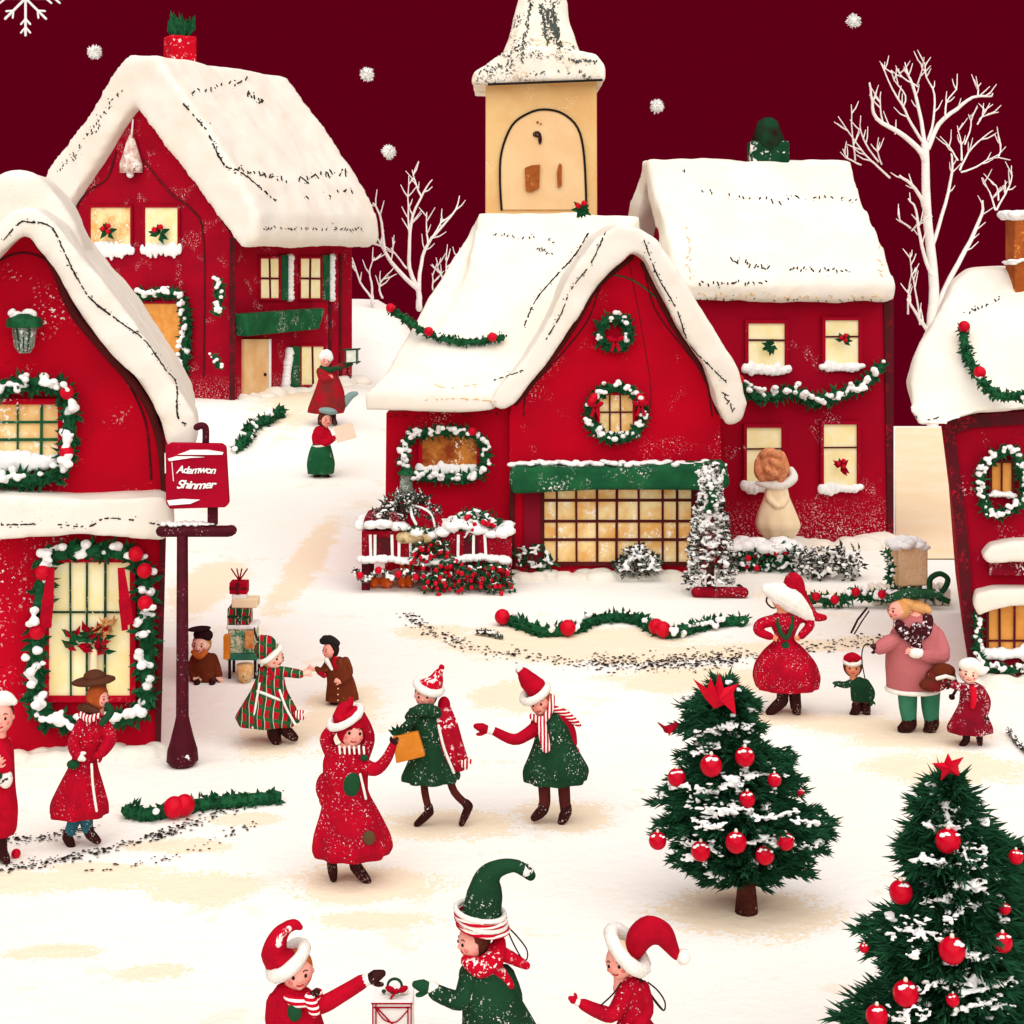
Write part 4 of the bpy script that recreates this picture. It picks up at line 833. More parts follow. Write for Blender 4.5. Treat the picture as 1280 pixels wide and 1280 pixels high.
# ================================================================ GIFTS behind the plaid coat
GDp = GD(850); gm = GDp/F
def GW_(x, y, dy=0): return W(x, y, GDp)+Vector((0, dy, 0))
tb = root('small_table', Vector(((302-640)*gm, GDp+.12, 0)), 'small dark-legged table carrying a tower of presents', 'table')
mb = MB().box(GW_(302, 822, .17), 40*gm, .32, 8*gm); mb.build('table_top', teal_g, tb, bevel=.01)
for dx, dy in ((-16, .05), (16, .05), (-16, .3), (16, .3)): MB().tube([GW_(302+dx, 850, dy), GW_(302+dx, 824, dy)], 2*gm, 6).build('leg', brown, tb)
def gift(x0, y0, x1, y1, dep, m, label, ribbon=None, cat='present', fn=GW_, dy=0, twigs=0, bv=.01, group='presents stacked on the small table'):
    rt = root('gift_box', fn((x0+x1)/2, y1, dy+dep/2), label, cat, group); k = abs((fn(1, 0)-fn(0, 0)).x)
    MB().prism([fn(x0, y0, dy), fn(x1, y0, dy), fn(x1, y1, dy), fn(x0, y1, dy)], (0, dep, 0)).build('box', m, rt, bevel=bv)
    if ribbon:
        cx = (x0+x1)/2; mb = MB(); mb.bar(fn(cx, y0, dy), fn(cx, y1, dy), 4*k, .006, (0, -1, 0)); mb.bar(fn(x0, (y0+y1)/2, dy), fn(x1, (y0+y1)/2, dy), 3*k, .005, (0, -1, 0)); mb.build('ribbon', ribbon, rt)
    if twigs:
        mb = MB(); cx = (x0+x1)/2
        for a in (-10, -3, 3, 10): mb.tube([fn(cx, y0, dy+dep/2), fn(cx+a, y0-twigs, dy+dep/2)], 1*k, 5)
        mb.build('twig', red_dark, rt)
    return rt
gift(284, 788, 318, 818, .26, mat('green woven wrap', '#4f9a72', col2='#e8dfc0', vs=20, speck=('#14472c', 60, .55, 9, .42)), 'green and cream woven box at the bottom of the present tower', dy=.04)
gift(282, 783, 320, 788, .28, snow_dot, 'flat white box above the green woven box', dy=.03)
gift(283, 762, 311, 783, .22, plaid_m, 'red and brown plaid present in the middle of the tower', dy=.05, ribbon=green_cloth)
gift(288, 751, 320, 762, .2, cream_cloth, 'pale cream box near the top of the present tower', dy=.06)
gift(288, 745, 306, 751, .14, white_paint, 'thin white box under the topmost red present', dy=.07)
gift(285, 730, 307, 745, .16, red_plain, 'red present with bare twigs on top of the tower', dy=.07, ribbon=maroon, twigs=15)
gift(281, 792, 288, 822, .1, orange_bag, 'narrow orange box leaning at the left of the green woven box', dy=-.09)
gift(308, 788, 318, 808, .1, mat('rust wrap', '#b86a34', col2='#d99a5c', vs=12), 'rust brown box at the right of the green woven box', dy=-.1)
bk = root('basket', GW_(308, 848, -.05), 'cream wicker basket on the snow below the present tower', 'basket'); bk.location.z = 0
lathe(bk, [(849, 7), (840, 10), (828, 11)], 308, mat('cream wicker', '#e8cf9a', col2='#d8a060', vs=16, speck=('#7a4a20', 60, .58, 8, .4)), 'body', 14, d=GDp, dy=-.08)
# ================================================================ bare roof edges showing through the snow (found on the real surfaces)
bpy.context.view_layer.update(); DG = bpy.context.evaluated_depsgraph_get()
def surf(px, py, rt):
    o = Vector((0, 0, CAMH)); r = Vector(((px-640)/F, 1, -(py-HY)/F)).normalized(); start = o.copy()
    for _ in range(4):
        ok, loc, nor, idx, ob, mt = scene.ray_cast(DG, start, r)
        if not ok: return None
        t = ob
        while t.parent: t = t.parent
        if t.name == rt.name: return loc, nor
        start = loc+r*.01
    return None
def marks(rt, lines, w=1.0, gap=.3, name='bare_edge', m=None, jit=1.2):
    mb = MB()
    for ln_ in lines:
        P_ = resample(spline([Vector((x, 0, y)) for x, y in ln_], 6), 2.2); seg = []
        for p in P_:
            h = surf(p.x+random.uniform(-jit, jit)*.35, p.z+random.uniform(-jit, jit)*.4, rt)
            if h is None or random.random() < gap:
                if len(seg) > 1: mb.tube(seg, [random.uniform(.6, 1.4)*w*seg[0].y/F for _ in seg], 5)
                seg = []; continue
            seg.append(h[0]+h[1]*w*h[0].y/F*.45)
            if random.random() < .4:
                h2 = surf(p.x+random.gauss(0, 2.2), p.z+random.gauss(0, 2.2), rt)
                if h2: k_ = w*h2[0].y/F*random.uniform(.4, .9); mb.ball(h2[0]+h2[1]*k_*.3, (k_*random.uniform(1, 2.4), k_, k_), 5, 4, jit=.2)
        if len(seg) > 1: mb.tube(seg, w*seg[0].y/F, 5)
    if mb.v: stuff(mb.build(name, m or black, rt))
def scribble(x0, y0, x1, y1, n, h=5):
    out = []
    for i in range(n):
        t = i/max(1, n-1); x = x0+(x1-x0)*t+random.uniform(-2, 2); y = y0+(y1-y0)*t+random.uniform(-2, 2); a = random.uniform(-.9, .9); L = random.uniform(.4, 1)*h
        out.append([(x-L*math.sin(a)*.5, y-L*.5*math.cos(a)), (x+L*.5*math.sin(a)+random.uniform(-2, 2), y+L*.5*math.cos(a))])
    return out
marks(hA, [[(5, 300), (25, 278), (38, 278), (50, 278), (66, 286), (78, 310), (95, 345), (115, 375), (150, 402), (180, 425), (205, 460), (220, 480), (222, 520), (233, 530)]], 1.0, .06)
marks(hA, [[(0, 656), (60, 655), (110, 658), (130, 648), (165, 650), (200, 656)]], .9, .35)
marks(hB, [[(230, 130), (258, 162)], [(262, 170), (280, 205), (300, 215), (325, 235), (345, 252)]], 1.1, .15)
marks(hB, scribble(300, 212, 360, 228, 14, 7)+scribble(375, 225, 430, 215, 12, 12)+scribble(385, 248, 438, 238, 7, 5)+scribble(236, 118, 306, 100, 11, 8)+scribble(308, 115, 328, 128, 10, 7), 1.0, .1)
marks(hB, scribble(75, 215, 150, 115, 34, 4)+scribble(90, 200, 130, 150, 22, 3)+scribble(315, 285, 455, 287, 50, 3), .7, .1)
marks(hC, scribble(880, 238, 935, 250, 12, 4)+scribble(984, 248, 1070, 250, 16, 4)+scribble(846, 212, 868, 214, 5, 3)+scribble(1070, 230, 1092, 235, 6, 3)+scribble(915, 325, 958, 336, 12, 7)+scribble(988, 337, 1058, 338, 18, 5)+scribble(875, 355, 958, 353, 16, 5)+scribble(950, 248, 974, 256, 5, 6), .9, .1)
marks(hD, [[(735, 292), (718, 320), (695, 345), (670, 375), (655, 408)]], .9, .1)
marks(hD, [[(757, 290), (738, 330), (715, 360), (700, 395), (682, 425)], [(618, 475), (640, 468), (655, 462)], [(805, 300), (822, 345), (845, 385), (862, 430), (890, 460), (908, 478)]], .8, .12)
marks(hD, scribble(620, 292, 690, 302, 16, 4)+scribble(672, 312, 688, 316, 6, 5)+scribble(904, 492, 916, 510, 8, 6)+scribble(490, 520, 640, 516, 36, 3), .8, .1)
marks(hE, scribble(1208, 392, 1246, 376, 10, 6), .9, .1)
marks(hE, [[(1150, 528), (1165, 524), (1180, 520)], [(1140, 516), (1150, 526)]], .8, .3)
tanm = mat('tan brushing', '#e6c48e', var=.1)
marks(hD, [[(535, 478), (560, 485), (600, 480)], [(530, 500), (580, 498), (620, 502)]], .7, .35, m=tanm)
marks(hC, scribble(860, 285, 862, 350, 12, 7)+scribble(1102, 240, 1100, 345, 16, 7)+scribble(875, 368, 1110, 372, 70, 3), .8, .15, m=tanm)
marks(hC, scribble(870, 374, 1110, 377, 60, 3), .6, .1)

slate = mat('grey green slate', '#39423a', col2='#5c6660', vs=14)
marks(ht, scribble(664, 2, 652, 74, 26, 7)+scribble(676, 6, 684, 55, 34, 8)+scribble(690, 6, 700, 60, 40, 8)+scribble(682, 12, 694, 45, 26, 8)+scribble(600, 90, 640, 80, 12, 5)+scribble(712, 76, 745, 78, 20, 4)+scribble(655, 92, 740, 90, 22, 3), .9, .08, m=slate)
# ================================================================ DECORATED CHRISTMAS TREES
needle = mat('fir needles', '#24583a', col2='#174128', vs=9)
def xmas_tree(cx, base, ext, d, crown_base, label, baubles, star, snow_bands, seed):
    """ext: how far the boughs reach left and right at each height"""
    random.seed(seed); m = d/F; o = W(cx, base, d); o.z = 0; rt = root('christmas_tree', o, label, 'christmas tree')
    Z = lambda y: CAMH-(y-HY)*m
    def reach(y):
        if y <= ext[0][0]: return ext[0][1:]
        for a, b in zip(ext, ext[1:]):
            if a[0] <= y <= b[0]:
                t = (y-a[0])/(b[0]-a[0]); return a[1]+(b[1]-a[1])*t, a[2]+(b[2]-a[2])*t
        return ext[-1][1:]
    top = ext[0][0]; axis = lambda y: cx+((ext[0][1]+ext[0][2])/2-cx)*max(0, min(1, (base-y)/(base-top)))**1.5
    MB().tube([Vector((o.x, o.y, 0)), Vector((o.x, o.y, Z(crown_base)+.1)), W(axis(top+25), top+25, d)], [.17*(ext[-3][2]-ext[-3][1])*m*.5*1.05, .12*(ext[-3][2]-ext[-3][1])*m*.5, .01], 12, round_=False).build('trunk', bark, rt, smooth=True)
    DF = .66
    def smooth_(y): v = [reach(y+q) for q in (-14, -7, 0, 7, 14)]; return sorted(p[0] for p in v)[3], sorted(p[1] for p in v)[1]
    lf, sn = MB(), MB(); n_t = int((crown_base-top)/(4.2 if base < 1200 else 6))
    for T in range(n_t+1):
        y = top+(crown_base-top)*T/n_t; L_, R_ = reach(y); ax_ = axis(y); mean = (R_-L_)/2; n = int(7+mean*.10)
        for k in range(n):
            a = 2*math.pi*(k+random.random())/n; ca, sa = math.cos(a), math.sin(a)
            q = random.uniform(.72, 1.06); SL_, SR_ = smooth_(y); side_ = abs(ca) > .86; l_, r_ = (L_, R_) if side_ else (ax_-(ax_-SL_)*.86, ax_+(SR_-ax_)*.86); X = (r_-ax_)*ca if ca > 0 else (ax_-l_)*ca
            A0 = W(ax_, y-4-mean*.06, d); end = W(ax_+X*q, y+random.uniform(-1, 2)-(0 if side_ else 4+8*abs(sa)), d)+Vector((0, sa*mean*DF*m*q, 0)); L = (end-A0).length
            mid = A0.lerp(end, .55)+Vector((0, 0, .02*L)); st_ = max(5, int(L/.019)); axd = (end-mid).normalized()
            for i in range(st_):
                q2 = .25+.75*i/(st_-1); p = A0*(1-q2)**2+mid*2*q2*(1-q2)+end*q2*q2
                for j in range(4): lf.leaf(p, axd*1.05+rv()*.62+Vector((0, 0, .12)), random.uniform(.04, .065+.035*q2)*(1.25 if base > 1200 else 1), .017)
            if random.random() < .10:
                p = A0.lerp(end, random.uniform(.75, 1))
                for j in range(4): sn.ball(p+rv()*.022+Vector((0, 0, .03)), (.03*random.uniform(.4, 1.1), .025, .010), 7, 5, jit=.2)
    y = top+22
    while y < crown_base-6:                 # dense inner boughs
        L_, R_ = [sum(reach(y+q)[i] for q in (-16, -8, 0, 8, 16))/5 for i in (0, 1)]; ax_ = axis(y); mean = (R_-L_)/2; n = 26; lo, hi = [], []
        for k in range(n):
            a = 2*math.pi*k/n; ca, sa = math.cos(a), math.sin(a); X = ((R_-ax_) if ca > 0 else (ax_-L_))*ca; w = random.uniform(.50, .72)
            lo.append(W(ax_+X*w, y+random.uniform(-3, 5), d)+Vector((0, sa*mean*m*w*DF, 0))); hi.append(W(ax_+X*.15, y-24, d)+Vector((0, sa*mean*m*.15, 0)))
        lf.loft([lo, hi]); y += 13
    lf.build('crown', needle, rt)
    def front(x, y, k=1.0):
        L_, R_ = reach(y); ax_ = axis(y); mean = (R_-L_)/2*m; h = (R_-ax_) if x > ax_ else (ax_-L_); u = min(.97, abs(x-ax_)/max(1, h))
        return W(x, y, d-mean*DF*.95*math.sqrt(1-u*u)*k)
    for (y, x0, x1, th) in snow_bands:      # snow lying along the front of the boughs
        L_, R_ = reach(y); x0, x1 = max(x0, L_+6), min(x1, R_-6); n = int((x1-x0)/.9)
        for i in range(n):
            x = x0+(x1-x0)*i/n+random.uniform(-2, 2); yy = y+5*math.sin((x-x0)*.07+y)+random.gauss(0, th*.75)
            if random.random() < .30: continue
            for j in range(2): sn.ball(front(x, yy, random.uniform(.97, 1.1))+rv()*.010, Vector((random.uniform(1, 2.6), 1, .7))*random.uniform(.004, .012)*(d/10), 6, 4, jit=.25)
    stuff(sn.build('snow', snow_dot, rt, remesh=.0065, sm=1))
    for (x, y, r, lb) in baubles:
        c = W(x, y, front(x, y).y-.05); R_ = r*m; b = root('bauble', c-Vector((0, 0, R_)), lb, 'bauble', 'red baubles on the christmas trees')
        MB().ball(c, R_, 18, 12).build('ball', red_gloss, b, smooth=True)
        MB().tube([c+Vector((0, 0, R_*.9)), c+Vector((0, 0, R_*1.12))], R_*.18, 8).build('cap', mat('pale cap', '#f0e2cc'), b, smooth=True)
        mb = MB()
        for k in range(5): mb.ball(c+Vector((random.uniform(-.6, .6), -.45, random.uniform(.5, .8))).normalized()*R_*.97, (R_*random.uniform(.12, .35), R_*.15, R_*random.uniform(.08, .16)), 8, 5, jit=.15)
        mb.build('snow', snow_dot, b, smooth=True)
    sx, sy, pts, lb = star
    L_, R_ = reach(sy+6); dS = d-(R_-L_)*.5*DF*m-.07; C_ = W(sx, sy, dS); P_ = [W(x, y, dS) for x, y in pts]; n = len(P_); f_ = C_+Vector((0, -.045, 0)); bk_ = C_+Vector((0, .045, 0)); mb = MB()
    mb.add([f_, bk_]+P_, [(0, 2+(i+1) % n, 2+i) for i in range(n)]+[(1, 2+i, 2+(i+1) % n) for i in range(n)])
    single(mb, 'tree_topper', red_gloss2, lb, 'star')
    return rt
red_gloss2 = mat('red star felt', '#d40826', col2='#c00624', vs=8, rough=.6)
d1 = GD(1140)
E1 = [(862, 885, 928), (870, 865, 938), (880, 859, 953), (885, 857, 946), (895, 859, 934), (903, 862, 945), (908, 852, 952), (912, 845, 948), (925, 882, 936), (943, 855, 990), (945, 853, 990), (957, 856, 994), (965, 858, 962), (970, 851, 1010), (985, 832, 996), (995, 829, 968), (1000, 828, 979), (1004, 850, 988), (1010, 813, 1002), (1022, 852, 1036), (1024, 846, 1042), (1035, 813, 1032), (1038, 820, 1030), (1045, 838, 1033), (1050, 844, 1036), (1060, 856, 1036), (1062, 852, 1036), (1072, 835, 1002), (1075, 830, 1004), (1085, 850, 1014), (1095, 868, 985), (1105, 890, 966)]
xmas_tree(933, 1140, E1, d1, 1106, 'smaller decorated fir tree with red baubles and a red leafy star, centre right', [
 (889, 957, 13.5, 'red bauble left of centre in the top third of the smaller fir tree'), (931, 946, 12, 'snow-capped red bauble highest on the smaller fir tree'), (846, 972, 11.5, 'red bauble at the upper left of the smaller fir tree'),
 (968, 975, 8.5, 'small red bauble on the upper right side of the smaller fir tree'), (934, 999, 10, 'red bauble in the very middle of the smaller fir tree'), (822, 1051, 11, 'red bauble at the far left branch tip of the smaller fir tree'),
 (876, 1064, 12, 'red bauble low on the left half of the smaller fir tree'), (920, 1053, 13, 'large red bauble at the bottom centre of the smaller fir tree'), (956, 1069, 11.5, 'lowest red bauble of the smaller fir tree'), (982, 1052, 10.5, 'red bauble at the lower right of the smaller fir tree'),
 (1001, 991, 5, 'tiny red bauble at the right branch tip of the smaller fir tree')],
 (898, 872, [(866, 848), (884, 862), (888, 846), (893, 862), (899, 840), (905, 860), (924, 854), (917, 866), (920, 894), (908, 880), (893, 886), (882, 874)], 'red leafy star on top of the smaller fir tree'),
 [(912, 868, 945, 4), (934, 872, 900, 3), (946, 862, 885, 3), (968, 900, 1000, 3), (985, 832, 930, 4), (992, 965, 1000, 4), (1004, 850, 925, 8), (1012, 878, 935, 5), (1018, 935, 1000, 2), (1024, 990, 1030, 3), (1030, 866, 905, 4), (1050, 838, 870, 5), (1056, 885, 905, 7), (1052, 935, 1030, 4), (1078, 850, 885, 4), (1098, 860, 905, 3)], 11)
bd = root('bird', W(834, 918, d1-.1), 'small dark red bird perched at the left of the smaller fir tree', 'bird')
mb = MB(); mb.ball(W(837, 911, d1-.1), (.045, .03, .028), 12, 8, rot=Matrix.Rotation(-.3, 3, 'Y')).ball(W(844, 906, d1-.1), .02, 8, 6); mb.tube([W(832, 911, d1-.1), W(822, 903, d1-.1)], [.016, .006], 6)
mb.build('body', red_dark, bd, remesh=.006, sm=2)
MB().tube([W(847, 906, d1-.1), W(851, 907, d1-.1)], [.006, .002], 6).build('beak', brown, bd); MB().ball(W(845, 905, d1-.118), .004, 6, 4).build('eye', black, bd)
MB().prism([W(833, 908, d1-.13), W(843, 908, d1-.13), W(836, 920, d1-.13)], (0, -.012, 0)).build('wing', red_plain, bd)
d2 = 8.25
E2 = [(982, 1166, 1202), (985, 1158, 1212), (993, 1152, 1223), (997, 1150, 1218), (1006, 1143, 1208), (1010, 1140, 1218), (1012, 1144, 1224), (1020, 1163, 1216), (1024, 1151, 1212), (1030, 1135, 1239), (1034, 1139, 1257), (1045, 1150, 1223), (1046, 1148, 1220), (1060, 1122, 1296), (1070, 1136, 1312), (1075, 1128, 1320), (1080, 1121, 1306), (1090, 1145, 1280), (1092, 1150, 1286), (1105, 1142, 1325), (1110, 1140, 1316), (1125, 1150, 1290), (1140, 1144, 1314), (1150, 1082, 1330), (1162, 1112, 1312), (1170, 1081, 1300), (1173, 1070, 1305), (1185, 1112, 1327), (1195, 1088, 1345), (1206, 1116, 1325), (1215, 1108, 1310), (1216, 1108, 1311), (1226, 1122, 1329), (1240, 1112, 1355), (1250, 1100, 1341), (1262, 1060, 1324), (1265, 1064, 1320), (1275, 1078, 1340), (1290, 1040, 1370), (1310, 1075, 1330), (1325, 1045, 1325), (1345, 1090, 1320)]
xmas_tree(1186, 1391, E2, d2, 1342, 'large decorated fir tree cut off at the lower right corner', [
 (1185, 1051, 15.5, 'large red bauble near the top of the large fir tree'), (1126, 1115, 14.5, 'red bauble hanging off the left edge of the large fir tree'), (1190, 1188, 16, 'large red bauble in the middle of the large fir tree'),
 (1270, 1071, 9, 'snow-flecked red bauble at the upper right edge of the large fir tree'), (1253, 1178, 12, 'red bauble right of the middle one on the large fir tree'), (1132, 1242, 15.5, 'red bauble at the lower left of the large fir tree'),
 (1096, 1270, 13.5, 'lowest red bauble at the bottom left of the large fir tree'), (1191, 1250, 8, 'small half-hidden red bauble low in the middle of the large fir tree'), (1080, 1185, 6, 'tiny red bauble at the left branch tip of the large fir tree'), (1256, 1136, 7, 'small red bauble on the upper right of the large fir tree')],
 (1184, 957, [(1164, 954), (1180, 953), (1185, 941), (1191, 953), (1205, 946), (1198, 957), (1199, 970), (1187, 966), (1176, 976), (1177, 963)], 'red five-pointed star on top of the large fir tree'),
 [(1012, 1165, 1200, 3), (1030, 1150, 1215, 4), (1078, 1140, 1235, 5), (1062, 1200, 1235, 8), (1100, 1190, 1232, 3), (1088, 1230, 1280, 4), (1115, 1185, 1238, 4), (1128, 1140, 1250, 4), (1150, 1130, 1160, 8), (1146, 1180, 1205, 5), (1165, 1110, 1135, 6), (1172, 1135, 1185, 5), (1190, 1135, 1152, 6), (1188, 1205, 1228, 6), (1196, 1230, 1250, 6), (1218, 1200, 1240, 8), (1234, 1150, 1225, 6), (1225, 1225, 1280, 6), (1240, 1195, 1235, 8), (1262, 1130, 1165, 5), (1258, 1190, 1270, 4), (1274, 1110, 1140, 6)], 12)
random.seed(5)
# ================================================================ PEOPLE
class Fig:
    """joints are given in photograph pixels at the person's own distance, plus a depth offset in the same unit; everything is modelled round"""
    def __init__(s, bx, by, label, skinm=skin, group='villagers', d=None, vox=1.25, zbase=None, name='person'):
        s.d = d or GD(by); s.m = s.d/F; s.skin = skinm; s.vox = vox
        p = W(bx, by, s.d); s.rt = root(name, p, label, 'person', group); s.body = MB(); s.yaw = 0
    def P(s, x, y, dy=0): return W(x, y, s.d)+Vector((0, dy*s.m, 0))
    def pts(s, L): return [s.P(*q) for q in L]
    def T(s, L, r, name, m, n=10, sp=4, remesh=0, closed=False):
        P_ = spline(s.pts(L), sp) if sp else s.pts(L); rr = r if isinstance(r, (list, tuple)) else [r, r]; N_ = len(P_)
        def rad(t):
            k = t*(len(rr)-1); i = min(len(rr)-2, int(k)); return (rr[i]+(rr[i+1]-rr[i])*(k-i))*s.m
        R_ = [rad(i/(N_-1)) for i in range(N_)]
        if name is None: m.tube(P_, R_, n); return m
        return MB().tube(P_, R_, n).build(name, m, s.rt, smooth=True, remesh=remesh)
    def B(s, x, y, rx, ry, rz, name, m, dy=0, rot=0, n=14):
        """rx across, ry in depth, rz up, in pixels"""
        mb = MB() if name else m; mb.ball(s.P(x, y, dy), (rx*s.m, ry*s.m, rz*s.m), n, max(7, n*2//3), rot=Matrix.Rotation(R(rot), 3, 'Y') if rot else None)
        return mb.build(name, m, s.rt, smooth=True) if name else mb
    def head(s, cx, cy, rx, ry, yaw=0, tilt=0, brow=True, smile=True, cheeks=True, beard=None, nose=1.0, eyes=True):
        m = s.m; c = s.P(cx, cy); s.hc = (cx, cy, rx, ry); s.yaw = yaw
        s.body.ball(c, (rx*m, rx*m*1.02, ry*m), 18, 13, rot=Matrix.Rotation(R(tilt), 3, 'Y'))
        s.body.ball(c+Vector((0, 0, -ry*m*.35)), (rx*m*.78, rx*m*.8, ry*m*.6), 14, 9)
        y = R(yaw); f = Vector((math.sin(y), -math.cos(y), 0)); sd = Vector((math.cos(y), math.sin(y), 0)); rm = Matrix.Rotation(R(tilt), 3, 'Y')
        def on(az, el, k=1.0):
            v = f*math.cos(el)*math.cos(az)+sd*math.cos(el)*math.sin(az)+Vector((0, 0, math.sin(el))); v = Vector((v.x*rx, v.y*rx*1.02, v.z*ry))*m*k; return c+rm @ v
        s.on = on
        s.body.ball(on(0, -.14, 1.0), Vector((.15, .19, .14))*rx*m*nose, 8, 6)
        s.body.ball(on(0, -.85, .86), Vector((.3, .3, .22))*rx*m, 8, 6)
        for a in (-1, 1): s.body.ball(on(a*1.52, -.05, 1.0), Vector((.13, .13, .2))*rx*m, 7, 5)
        s.T([(cx, cy+ry*.5), (cx, cy+ry*1.3), (cx, cy+ry*1.7)], [rx*.45, rx*.42, rx*.5], None, s.body)
        if eyes:
            for a in (-1, 1):
                MB().ball(on(a*.42, .06, 1.0), Vector((.105, .105, .13))*rx*m, 10, 7).build('eye', black, s.rt, smooth=True)
        if brow:
            for a in (-1, 1): MB().tube([on(a*.28, .32, 1.02), on(a*.45, .38, 1.03), on(a*.62, .30, 1.02)], .035*rx*m, 5).build('eyebrow', black, s.rt)
        if smile: MB().tube([on(-.2, -.46, 1.0), on(0, -.53, 1.0), on(.2, -.46, 1.0)], .06*rx*m, 6).build('mouth', lip, s.rt, smooth=True)
        if cheeks:
            for a in (-1, 1): MB().ball(on(a*.68, -.28, .90), Vector((.2, .2, .17))*rx*m, 9, 6).build('cheek', cheek, s.rt, smooth=True)
    def hair(s, m, back=.28, k=1.1, low=.1, extra=None):
        cx, cy, rx, ry = s.hc; y = R(s.yaw); f = Vector((math.sin(y), -math.cos(y), 0)); c = s.P(cx, cy)-f*rx*s.m*back+Vector((0, 0, (.18-low)*ry*s.m))
        mb = MB().ball(c, (rx*k*s.m, rx*k*s.m, ry*(k+low*.5)*s.m), 16, 11)
        for e in (extra or []): s.T(e[0], e[1], None, mb)
        return mb.build('hair', m, s.rt, remesh=s.vox*s.m, sm=1)
    def hat(s, path, r, m, brim=None, pom=None, brim_m=None, name='hat', extra_balls=()):
        mb = MB(); s.T(path, r, None, mb, n=14)
        for (x, y, a, b, c_) in extra_balls: mb.ball(s.P(x, y), (a*s.m, b*s.m, c_*s.m), 14, 9)
        h = mb.build(name, m, s.rt, remesh=s.vox*s.m, sm=1)
        if brim: s.ring(*brim, 'brim', brim_m or white_fur, parent=h)
        if pom: q = MB().ball(s.P(pom[0], pom[1]), pom[2]*s.m, 12, 9, jit=.06).build('pompom', pom[3] if len(pom) > 3 else white_fur, h, smooth=True); s.fixp(q, h)
        return h
    def fixp(s, q, h): pass
    def ring(s, cx, cy, hw, minor, tilt, name, m, parent=None, hd=None, drop=.22):
        hd = hd or hw*.95; pts = []; t_ = R(tilt)
        for i in range(22):
            t = 2*math.pi*i/22; X = math.cos(t)*hw; Y = math.sin(t)*hd; pts.append(s.P(cx+X*math.cos(t_), cy-X*math.sin(t_)-Y*drop, Y))
        return MB().tube(pts, [minor*s.m*random.uniform(.94, 1.08) for _ in pts], 8, closed=True).build(name, m, parent or s.rt, smooth=True)
    def coat(s, prof, m, sleeves=(), folds=9, amp=.07, name='coat', depth=.72, balls=(), f0=.45):
        mb = MB(); n = 54; rings = []; N_ = len(prof); ph = random.random()*6
        # densify
        pr = []
        for i in range(N_-1):
            for k in range(4):
                t = k/4; a, b = prof[i], prof[i+1]; t2 = t; pr.append(tuple(a[j]+(b[j]-a[j])*t2 for j in range(3)))
        pr.append(tuple(prof[-1][:3])); pr = [tuple(sum(pr[max(0, min(len(pr)-1, i+q))][j] for q in (-1, 0, 1))/3 for j in range(3)) if 0 < i < len(pr)-1 else pr[i] for i in range(len(pr))]
        y0, y1 = pr[0][0], pr[-1][0]
        for (y, cx, hw) in pr:
            fr = max(0, ((y-y0)/(y1-y0)-f0)/(1-f0)); ring = []
            for k in range(n):
                t = 2*math.pi*k/n; q = 1+amp*fr*math.cos(folds*t+ph+.4*math.sin(3*t))
                ring.append(s.P(cx+math.cos(t)*hw*q, y+amp*fr*6*math.sin(folds*t), math.sin(t)*hw*depth*q))
            rings.append(ring)
        y, cx, hw = pr[0]; rings.insert(0, [s.P(cx+math.cos(2*math.pi*k/n)*hw*.5, y-hw*.22, math.sin(2*math.pi*k/n)*hw*depth*.5) for k in range(n)])
        mb.loft(rings)
        for (L, r) in sleeves: s.T(L, r, None, mb); s.T([q for q in L], [v*.55 for v in r], None, s.body)
        for (x, y, a, b, c_, dy) in balls: mb.ball(s.P(x, y, dy), (a*s.m, b*s.m, c_*s.m), 14, 9)
        s.hem = pr[-1]; s.depth = depth
        # the body inside the clothes
        mid = pr[len(pr)//3]; s.T([(pr[0][1], pr[0][0]+2), (mid[1], mid[0]), (pr[-1][1], (pr[-1][0]+mid[0])/2)], [pr[0][2]*.55, mid[2]*.5, mid[2]*.45], None, s.body)
        return mb.build(name, m, s.rt, remesh=s.vox*s.m*.95, sm=1)
    def trim(s, m=white_fur, r=2.2, name='hem'):
        y, cx, hw = s.hem; pts = [s.P(cx+math.cos(t)*hw*1.01, y, math.sin(t)*hw*s.depth*1.01) for t in [2*math.pi*k/30 for k in range(30)]]
        MB().tube(pts, r*s.m, 6, closed=True).build(name, m, s.rt, smooth=True)
    def leg(s, L, r, toe, m=None, boot=None, shaft=.35, br=1.25, name='trousers', soft=.0):
        """L joints hip..ankle; toe point; trousers then a boot"""
        s.T(L, [v*.7 for v in r], None, s.body)
        if m: s.T(L, r, name, m, n=10)
        (ax, ay), tx = L[-1][:2], toe
        s.T([(ax, ay-1), (toe[0]*.7+ax*.3, toe[1]*.7+ay*.3)], [r[-1]*.6, r[-1]*.6], None, s.body)
        mb = MB(); L2 = L[-2]; up = (ax+(L2[0]-ax)*shaft, ay+(L2[1]-ay)*shaft)
        s.T([up, (ax, ay)], [r[-1]*br*1.05, r[-1]*br], None, mb)
        s.T([(ax, ay), ((ax+toe[0])/2, (ay+toe[1])/2+.5), toe], [r[-1]*br, r[-1]*br*.95, r[-1]*br*.72], None, mb)
        mb.build('boot', boot or brown, s.rt, remesh=max(.8, s.vox*.8)*s.m, sm=1)
